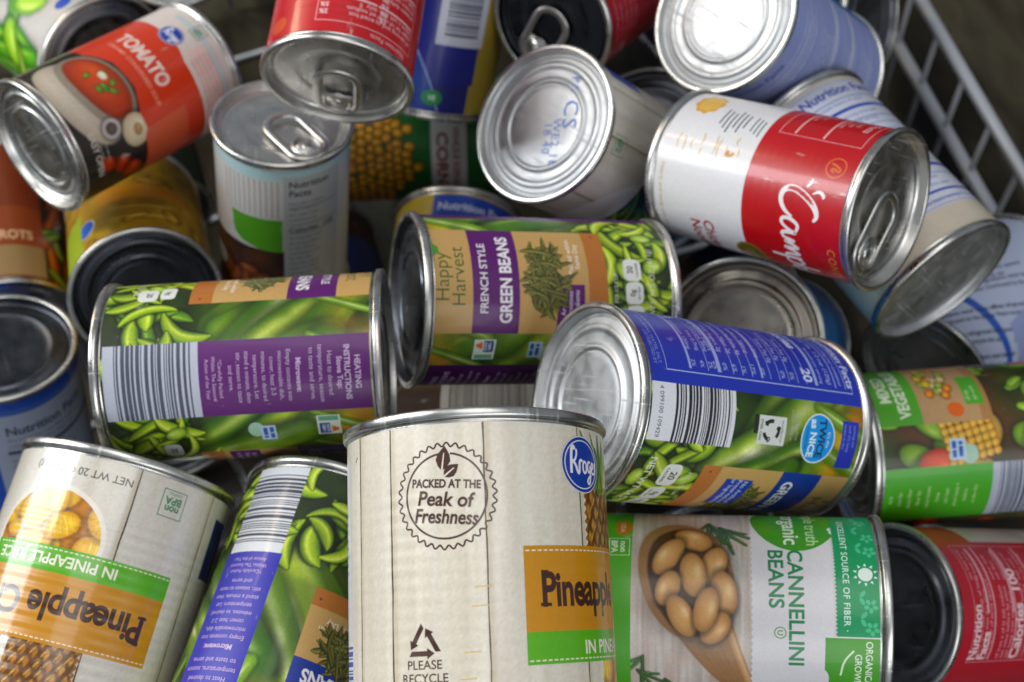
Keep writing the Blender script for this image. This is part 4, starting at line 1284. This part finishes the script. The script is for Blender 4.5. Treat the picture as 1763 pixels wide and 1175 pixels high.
# ---------------- silver ended tin with a printed code
lab = can('vegetable_can', 'S', 'vegetable can on its side showing ringed silver base with blue printed date code', bot='ring', finish=' p', base='#c8bfb2')
wood(lab, -66, 66, 12, [-34, -9.5, 22], '#cdc7bd')
p = Pic(54, 60, '#20300f', seed=8)
p.pods(40, (0, 0, 54, 60), (22, 40), (3, 5.5), '#2c4a12', '#64862a', '#b0c45c', bend=.15, ang=35, spread=40)
img = p.grain(.05)
lab.ell('bean_picture', 30, 66, 31, 44, '#e2dfdb', n=50)
lab.raster('bean_picture', 3.5, 44, 57.5, 104, img)
bpa(lab, -7.2, 13, 4.6)
lab.rect('nutrition_panel', -62, 12, -42.6, 40, '#2a44a0'); lab.lines('lettering', -47, -43, 36, 6, 3.2, 2.4, '#a4b0dc', 4)
lab.finish()
R_, H_ = POSE['S'][0], POSE['S'][1]


def end_print(lab, key, items, lathe_z, col, depth=0.0):
    """ink-jet code on the base panel (text seen from outside the base)"""
    vs, fs = [], []
    for body, x, y, size, rot in items:
        co, f = curve_text(body, size, 0.0, 0, 1.1, 'CENTER', 2)
        c, d = math.cos(math.radians(rot)), math.sin(math.radians(rot))
        o = len(vs)
        vs += [((x + p_[0] * c - p_[1] * d) / 1000, -(y + p_[0] * d + p_[1] * c) / 1000, lathe_z) for p_ in co]
        fs += [tuple(i + o for i in q)[::-1] for q in f]
    me = bpy.data.meshes.new('date_code')
    me.from_pydata(vs, [], fs)
    mm, nt_, bb = mat_new('blue_ink'); bb.inputs['Base Color'].default_value = (*srgb(col), 1); bb.inputs['Roughness'].default_value = .5
    me.materials.append(mm)
    link('date_code', me, lab.obj.parent)


end_print(lab, 'S', [('CS', 7, 8, 11.5, -65), ('WE2 18', 8, -6, 6.4, -65), ('18 40', 3, -6, 6.2, -65), ('PA', 3, 22, 6.0, -65)], 0.0024, '#6a86c8')

# ---------------- white base tin with periwinkle nutrition panel
lab = can('vegetable_can', 'W', 'can with bright white ringed end and periwinkle nutrition panel', top='ring', finish='p ', base='#9aa4d0')
for v, w in ((92, .8), (86, .4), (80, .4), (60, 4.0), (52, .5), (40, 3.5), (30, .5), (18, .8)):
    lab.rect('nutrition_panel', -45, v, 50, v + w, '#c2c8e0')
for k, v in enumerate((96, 76, 48, 26)):
    lab.lines('lettering', -30, 45, v, 4, 3.6, 2.8, '#dde0ee', k)
lab.text('lettering', 'Nutrition Facts', -38, 99.5, 5.5, '#39488c', align='LEFT', bold=.02)
lab.rect('top_band', 44, 5, 60, 108, '#2a6aa8')
lab.finish()

# ---------------- white tin with blue rules
lab = can('vegetable_can', 'X', 'cream can with blue nutrition rules and flat silver end, below the periwinkle can', bot='flat', finish=' p', base='#cfc6b6')
lab.rect('nutrition_panel', -8, 18, 62, 106, '#cdd0dc')
lab.text('lettering', 'Nutrition Facts', 6, 97.6, 7.4, '#2c3f94', align='LEFT', bold=.025)
for v, w in ((94, .5), (86, 2.0), (79, .5), (74, .4), (69, .4), (47, .4), (42, 2.2), (37, .4), (26, 1.4), (22, .5)):
    lab.rect('nutrition_panel', 4, v, 60, v + w, '#2c449e')
for k, (v, n) in enumerate(((91, 1), (82, 1), (77, 1), (66, 4), (51, 1), (34, 2), (21, 1))):
    lab.lines('lettering', 6, 56, v, n, 4.2, 3.0, '#4558a4', 40 + k)
lab.stroke('nutrition_panel', [(2, 19), (61, 19), (61, 105), (2, 105)], .4, '#4558a4', closed=True)
lab.rect('corner_picture', -60, 5, -20, 40, '#c9d8cc'); bpa(lab, -22, 10, 4)
lab.finish()

lab = can('vegetable_can', 'Y', 'white can with black print and one blue stripe below the flat-ended cream can', base='#b9c0d6')
lab.rect('stripe', -60, 24, 60, 29.5, '#2c58a8')
for k, (s_, v_, sz) in enumerate(((-24, 34, 3.6), (-10, 44, 3.6), (4, 34, 3.4), (22, 36, 3.4), (-28, 0, 3.6), (-14, 0, 3.6), (0, -2, 3.6), (14, -4, 3.6))):
    lab.text('lettering', ('Keep refrigerated once opened\nPlease recycle this can', 'Ingredients water beans salt\nDistributed by the packer')[k % 2], s_, v_, sz, '#30364a', rot=62, align='LEFT', bold=.02, line=1.3)
lab.rect('nutrition_panel', 16, 36, 60, 108, '#98a0c4')
lab.finish()

# ---------------- blue label, dark lid
lab = can('vegetable_can', 'O', 'blue labelled can with dull ringed lid between french beans and red soup', top='shallow', finish='b ', base='#1f6fae')
lab.rect('top_band', -70, 100, 70, 107, '#1a5c98')
lab.ell('brand_mark', 30, 70, 7, 7, '#16406e'); lab.lines('lettering', -10, 45, 90, 6, 4, 3, '#123a60', 4)
lab.finish()

# ---------------- mixed vegetables
lab = can('vegetable_can', 'MV', 'mixed vegetables can with green title stripe and corn picture, beyond the blue panel can', base='#3f7a1c')
p = Pic(112, 104, '#3a4a14', seed=14)
p.mottle('#5a2a10', 18, .8); p.mottle('#1c2a0a', 10, .6)
r = p.rng
for k in range(40):
    p.blob(r.random() * 112, r.random() * 104, 6 + r.random() * 5, 4 + r.random() * 3, r.random() * 180, *(('#8a2c08', '#cc4c14', '#f08a40'), ('#4a6c14', '#86a832', '#c4d878'), ('#8a6a2c', '#c4a45a', '#e8d8a0'), ('#3a5c10', '#6a9424', '#b0cc60'))[k % 4], soft=.6)
# cob of corn
for i in range(9):
    for j in range(7):
        p.blob(52 + i * 3.6 - j * .8, 52 + j * 3.4 + i * .7, 2.1, 1.9, 10, '#a8741c', '#d8ac48', '#f0d890', soft=.3, shade=.2)
p.pods(26, (66, 20, 110, 104), (5, 8), (4.5, 6), '#4a6c14', '#8cb03a', '#cce088', shade=.4)
lab.raster('vegetable_picture', -56, 4.6, 56, 108, p.grain(.05))
lab.rect('front_panel', 9.8, 56, 56, 108.1, '#b0916a'); lab.rect('front_panel', 9.8, 56, 56, 61, '#a27a4e')
lab.rect('title_stripe', 9.8, 88, 56, 108.1, '#4f962a')
lab.text('title', 'MIXED\nVEGETABLES', 31, 100, 7.4, '#dfe8d2', bold=.03, sx=.86, line=.95)
p = Pic(34, 22, '#b0916a', seed=3)
for k in range(26):
    q = math.sqrt(p.rng.random()) ; t = p.rng.random() * 6.28
    p.blob(17 + 13 * q * math.cos(t), 11 + 8 * q * math.sin(t), 2.6, 2.2, 0, *(('#a85a14', '#d88a2c', '#f0c070'), ('#5a7a1c', '#96b03c', '#c8d880'), ('#b8a068', '#dcc894', '#f0e4c0'), ('#b89018', '#dcb83c', '#f0dc80'))[k % 4], soft=.4)
lab.raster('vegetable_picture', 18, 68, 52, 87, p.grain(.04))
lab.ell('vegetable_picture', 16, 72, 3.8, 3.8, '#c4641c')
lab.rect('claim_box', 18, 58, 36, 66.6, '#4f962a'); lab.lines('lettering', 20, 34, 64, 2, 3.2, 2.6, '#cfe0be', 3)
twice_mark(lab, -3, 72, 1.2)
lab.rect('instructions_panel', -41, 58.5, -9.5, 108.1, '#449a1c')
for i in range(10):
    lab.lines('lettering', -37, -13, 104 - i * 4.3, 1, 4, 2.7, '#c4e0ac', 80 + i, align='CENTER', fill=(.5 + (i * 7 % 5) * .1))
lab.barcode(-41, 6, -9.5, 58.5, 10, 55, 33, '#b4bac8', '#4a5060')
lab.finish()

# ---------------- dark red tin at the corner
lab = can('soup_can', 'RB', 'dark red soup can with dull grey lid and white nutrition facts, beside the cannellini can', top='shallow', finish='d ', base='#9c1c2c')
soup_facts(lab, -24, 30, 44, 101, '#d0969e', 12); lab.lines('lettering', 12, 32, 98, 12, 3.4, 2.8, '#d0969e', 77)
lab.text('lettering', 'Nutrition\nFacts', -23, 97, 6.4, '#e0c4c8', align='LEFT', bold=.03, line=.95)
lab.text('lettering', 'Calories  100', -23, 70.4, 7.4, '#e0c4c8', align='LEFT', bold=.03)
for v in (92, 76):
    lab.rect('nutrition_panel', -2, v, 28, v + 1.1, '#d0a0a6')
lab.rect('claim_panel', 33, 5, 62, 84, '#b8aaa4'); lab.rect('claim_panel', -70, 5, 62, 42, '#c8c0bc')
lab.finish()

# ---------------- left edge
lab = can('vegetable_can', 'NF', 'upright can with dark end and pale blue nutrition facts label', top='shallow', finish='k ', base='#2f58b4')
lab.rect('nutrition_panel', -14, 12, 60, 99, '#b4bcd2')
lab.rect('top_band', -60, 99, 60, 103, '#4a6cb8')
lab.text('lettering', 'Nutrition Facts', -7, 84.4, 8.6, '#2c3148', align='LEFT', bold=.022, sx=.88, rot=0)
lab.lines('lettering', -7, 48, 79.6, 2, 4.4, 3.2, '#3c425c', 1)
lab.rect('nutrition_panel', -8, 70, 56, 72.4, '#3c425c'); lab.lines('lettering', -7, 48, 64, 11, 4.6, 3.4, '#3c425c', 2)
lab.finish()

lab = can('vegetable_can', 'YL', 'yellow labelled can with dark ringed end, underneath the tomato soup can', top='ring', finish='k ', base='#b8921a')
p = Pic(120, 104, '#9c7a18', seed=5); p.mottle('#b89a34', 10, .6); p.mottle('#6c500c', 5, .6, 9)
p.pods(26, (0, 0, 120, 104), (8, 14), (6, 8), '#6c480c', '#a8841c', '#ccb048', shade=.4)
lab.raster('corn_picture', -60, 4.6, 60, 108, p.grain(.04))
for i in range(4):
    lab.stroke('lettering', [(-22 + i * 2, 92 - i * 12), (-6, 94 - i * 12), (12, 91 - i * 12)], 1.0, '#d8bc5a', smooth=2)
lab.rect('title_stripe', -30, 52, 18, 70, '#b07c14')
lab.ell('brand_mark', 27, 84, 6.2, 9.0, '#d8d8c8'); lab.ell('brand_mark', 27, 84, 5.4, 8.2, '#1c5cae')
lab.rect('leaf_band', 30, 60, 50, 104, '#8aa020')
lab.finish()

lab = can('vegetable_can', 'OL', 'orange and brown labelled can half hidden beneath the tomato soup can', base='#6a2c12')
lab.rect('title_stripe', -40, 28, 20, 58, '#7a3a16'); lab.rect('front_panel', -40, 6, 20, 28, '#8a7350')
lab.text('title', 'CARROTS', -2, 33, 9, '#c8a888', bold=.03, sx=.8)
p = Pic(44, 100, '#2a1a0c', seed=6)
p.pods(16, (0, 0, 44, 100), (26, 44), (6, 10), '#5a2208', '#94420f', '#c47a3a', bend=.15, ang=80, spread=30)
p.pods(8, (0, 0, 30, 40), (10, 18), (4, 6), '#2c4a10', '#6c8a2a', '#a8bc5a')
lab.raster('carrot_picture', 20, 5, 62, 105, p.grain(.05))
lab.finish()

lab = can('vegetable_can', 'TL', 'white can with green pea pod picture and dark end behind the tomato soup can', top='shallow', finish='d ', base='#bdbab4')
p = Pic(90, 100, '#c2beb8', seed=7)
p.mottle('#a8a49c', 12, .5)
p.pods(9, (10, 20, 90, 100), (40, 60), (9, 14), '#2c6a10', '#5ea022', '#b4d85a', bend=.25, ang=70, spread=35, shade=.25)
p.pods(5, (20, 40, 70, 90), (14, 22), (12, 16), '#4a7a14', '#98bc34', '#d8ec90', bend=.1, shade=.25)
lab.raster('pea_picture', -30, 5, 60, 105, p.grain(.04))
lab.ell('brand_mark', -12, 100, 5, 4, '#2c4ca0')
lab.finish()

lab = can('vegetable_can', 'TM', 'can lying with pale grey end outward at the far edge of the heap', top='ring', finish='p ', base='#b8b8c4')
lab.rect('stripe', -60, 40, 60, 60, '#5a5c8c')
lab.finish()

# ---------------- blue tin with small barcode
lab = can('vegetable_can', 'B', 'dark blue can with white barcode and gold edge, behind the upside-down red soup can', base='#a08c3c')
lab.rect('front_panel', -60, 20, 26, 108, '#151f74'); lab.rect('front_panel', -60, 4.6, 24, 20, '#161e66')
lab.poly('front_panel', [(-40, 4.7), (6, 4.7), (2, 18), (-8, 34), (-40, 40)], '#12397e')
lab.stroke('front_panel', [(8, 5), (3, 18), (-8, 36)], .8, '#8aa0c8', smooth=2)
lab.barcode(1, 40, 28, 72, 45, 68, 17, '#c6c8d4', '#4a4e60', inset=4)
lab.ell('leaf_mark', 4, 12, 5.5, 4.2, '#1f7a4a'); lab.text('lettering', 'VE', 4, 10.6, 3.8, '#c8e0d0', bold=.03)
lab.finish()

# ---------------- corn
lab = can('corn_can', 'C', 'whole kernel corn can with yellow corn picture on green label, underneath the blue can', base='#1a5c28')
p = Pic(100, 56, '#1a5c28', seed=10)
for i in range(20):
    for j in range(9):
        x, y = i * 5.2 + (j % 2) * 2.6 + p.rng.normal() * .6, j * 5.4 + p.rng.normal() * .6
        if y < 46 - abs(x - 60) * .5 + p.rng.normal() * 3:
            p.blob(x, y, 3.1, 2.9, p.rng.random() * 180, '#9a6410', '#d49c24', '#fbe08a', soft=.6, shade=.45)
lab.raster('corn_picture', -45, 6, 55, 62, p.grain(.06))
lab.rect('title_box', -12, 58, 38, 79, '#d0d0cc')
lab.text('title', 'WHOLE KERNEL', 13, 71, 5.4, '#7a2a24', bold=.02); lab.text('title', 'CORN', 13, 61.6, 9.0, '#7a2a24', bold=.03, sx=1.3)
lab.finish()

lab = can('vegetable_can', 'N', 'can with blue nutrition facts on yellow label, tucked behind the french style bean can', base='#a8942c')
lab.rect('nutrition_panel', -17, 40, 34, 107, '#21459c')
lab.text('lettering', 'Nutrition Facts', -14, 97, 7.0, '#c8d0e4', align='LEFT', bold=.025)
lab.lines('lettering', -14, 30, 90, 6, 4, 3, '#a8b4d8', 3)
lab.finish()

lab = can('soup_can', 'DK', 'red can with dark pull-tab lid beyond the silver date-coded base', top='tab', finish='k ', base='#8f101a', tab=200)
lab.lines('lettering', -30, 30, 90, 5, 5, 3.4, '#c8888c', 5); lab.rect('front_panel', -90, 5, 90, 40, '#c8c4c0')
lab.finish()

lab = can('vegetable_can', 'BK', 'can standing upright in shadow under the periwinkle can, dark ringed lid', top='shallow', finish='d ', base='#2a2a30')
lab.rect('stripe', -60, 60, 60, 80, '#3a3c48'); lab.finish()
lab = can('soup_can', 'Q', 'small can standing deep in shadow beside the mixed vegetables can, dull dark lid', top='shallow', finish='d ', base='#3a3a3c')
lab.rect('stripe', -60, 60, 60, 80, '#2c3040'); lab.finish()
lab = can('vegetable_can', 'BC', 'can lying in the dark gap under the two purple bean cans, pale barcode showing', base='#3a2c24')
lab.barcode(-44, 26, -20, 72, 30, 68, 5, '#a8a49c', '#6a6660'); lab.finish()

# ---------------- added filler cans underneath, labels coloured dark to stand for shade in the gaps
DEEP = [
    ((-0.0971, -0.1071, 0.1795), (0.5352, -0.8363, -0.1192)),
    ((-0.1594, -0.1344, 0.169), (-0.9631, -0.1748, 0.2045)),
    ((0.072, 0.2815, 0.1409), (-0.842, 0.4031, -0.3585)),
    ((0.0409, -0.1117, 0.113), (0.2481, -0.956, 0.1567)),
    ((0.1268, 0.2031, 0.0962), (0.8765, 0.2641, 0.4024)),
    ((-0.1865, 0.4167, 0.1285), (-0.1113, -0.9552, -0.2741)),
    ((-0.1964, 0.2857, 0.0894), (0.0656, -0.9966, 0.0506)),
    ((-0.1952, 0.0333, 0.1013), (-0.2603, 0.8708, -0.417)),
    ((-0.1689, -0.205, 0.1058), (-0.2488, 0.9246, -0.2885)),
    ((0.0537, 0.0054, 0.0603), (0.9656, 0.184, 0.1835)),
    ((-0.1036, -0.1174, 0.0677), (0.6325, -0.7745, -0.0076)),
    ((0.0624, 0.2532, 0.0463), (0.7931, 0.4449, 0.416)),
    ((-0.1034, 0.1569, 0.0382), (0.0684, -0.9705, 0.2312)),
    ((-0.0771, -0.0373, 0.0536), (0.9918, -0.124, -0.031)),
    ((-0.2155, 0.2716, 0.0012), (-0.7446, 0.1134, 0.6578)),
    ((0.1567, -0.1228, 0.0676), (-0.3204, -0.933, -0.1639)),
    ((-0.0363, 0.3716, 0.0324), (-0.8003, 0.3876, 0.4576)),
    ((-0.2994, 0.4169, 0.0455), (0.9001, -0.4106, -0.1457)),
    ((-0.2865, -0.0225, 0.0545), (0.9287, 0.2027, -0.3105)),
    ((0.1973, 0.244, 0.0236), (0.6788, -0.5867, 0.4416)),
]
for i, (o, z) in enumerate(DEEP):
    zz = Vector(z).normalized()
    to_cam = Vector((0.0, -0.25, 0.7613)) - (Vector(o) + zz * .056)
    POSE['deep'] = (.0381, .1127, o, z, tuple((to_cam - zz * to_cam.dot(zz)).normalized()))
    lab = can('food_can', 'deep', 'filler can added deep in the heap, label coloured dark for the shade of a gap', finish='dd', base=('#23252e', '#1c2a1c', '#33201a', '#2a2622', '#20243a')[i % 5], group='cans deep in the heap')
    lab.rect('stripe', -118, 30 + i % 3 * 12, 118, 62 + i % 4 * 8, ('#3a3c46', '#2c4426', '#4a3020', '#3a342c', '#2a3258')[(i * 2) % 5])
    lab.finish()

# ------------------------------------------------------------------ the wire basket and the floor below it
FLOOR = -0.10
root = bpy.data.objects.new('wire_basket', None)
COL.objects.link(root)
root.location = (0.0, 0.05, FLOOR)
root['label'] = 'grey wire shopping basket with square mesh sides holding the heap of cans'
root['category'] = 'basket'
ax, ay, bx_, by_ = 0.3217, 0.2017, 0.3307, 0.0617       # two points of the right-hand side
slope = (bx_ - ax) / (by_ - ay)
XR = lambda y: ax + (y - ay) * slope
Y0, Y1, XL, TOP = -0.34, 0.47, -0.37, 0.0387


def wire(name, a, b_, rad):
    me = mesh_from(name, [tube([Vector(a) - root.location, Vector(b_) - root.location], rad, 10)], M['wire'])
    return link(name, me, root)


def wall(p0, p1, sp):
    p0, p1 = Vector(p0), Vector(p1)
    L = (p1 - p0).length
    n = int(L / sp)
    for k in range(n + 1):
        q = p0.lerp(p1, k / n)
        wire('upright_wire', (q.x, q.y, FLOOR + .004), (q.x, q.y, TOP + .0005), .0018)
    for z, rd in ((TOP, .0042), (TOP - .0645, .0046)):
        off = Vector((0, 0, 0))
        wire('rail', (p0.x, p0.y, z), (p1.x, p1.y, z), rd)


wall((XR(Y0), Y0, 0), (XR(Y1), Y1, 0), .0358)
wall((XL, Y1, 0), (XR(Y1), Y1, 0), .0358)
wall((XL, Y0, 0), (XL, Y1, 0), .0358)
wall((XL, Y0, 0), (XR(Y0), Y0, 0), .0358)
for k in range(6):
    y = Y0 + .06 + k * .14
    wire('floor_bar', (XL, y, FLOOR + .0005), (XR(y), y, FLOOR + .0005), .0022)

me = bpy.data.meshes.new('floor')
me.from_pydata([(-4, -4, 0), (4, -4, 0), (4, 4, 0), (-4, 4, 0)], [], [(0, 1, 2, 3)])
me.materials.append(M['floor'])
fl = link('floor', me)
fl.location = (0, 0, FLOOR - .0025)
fl['kind'] = 'structure'
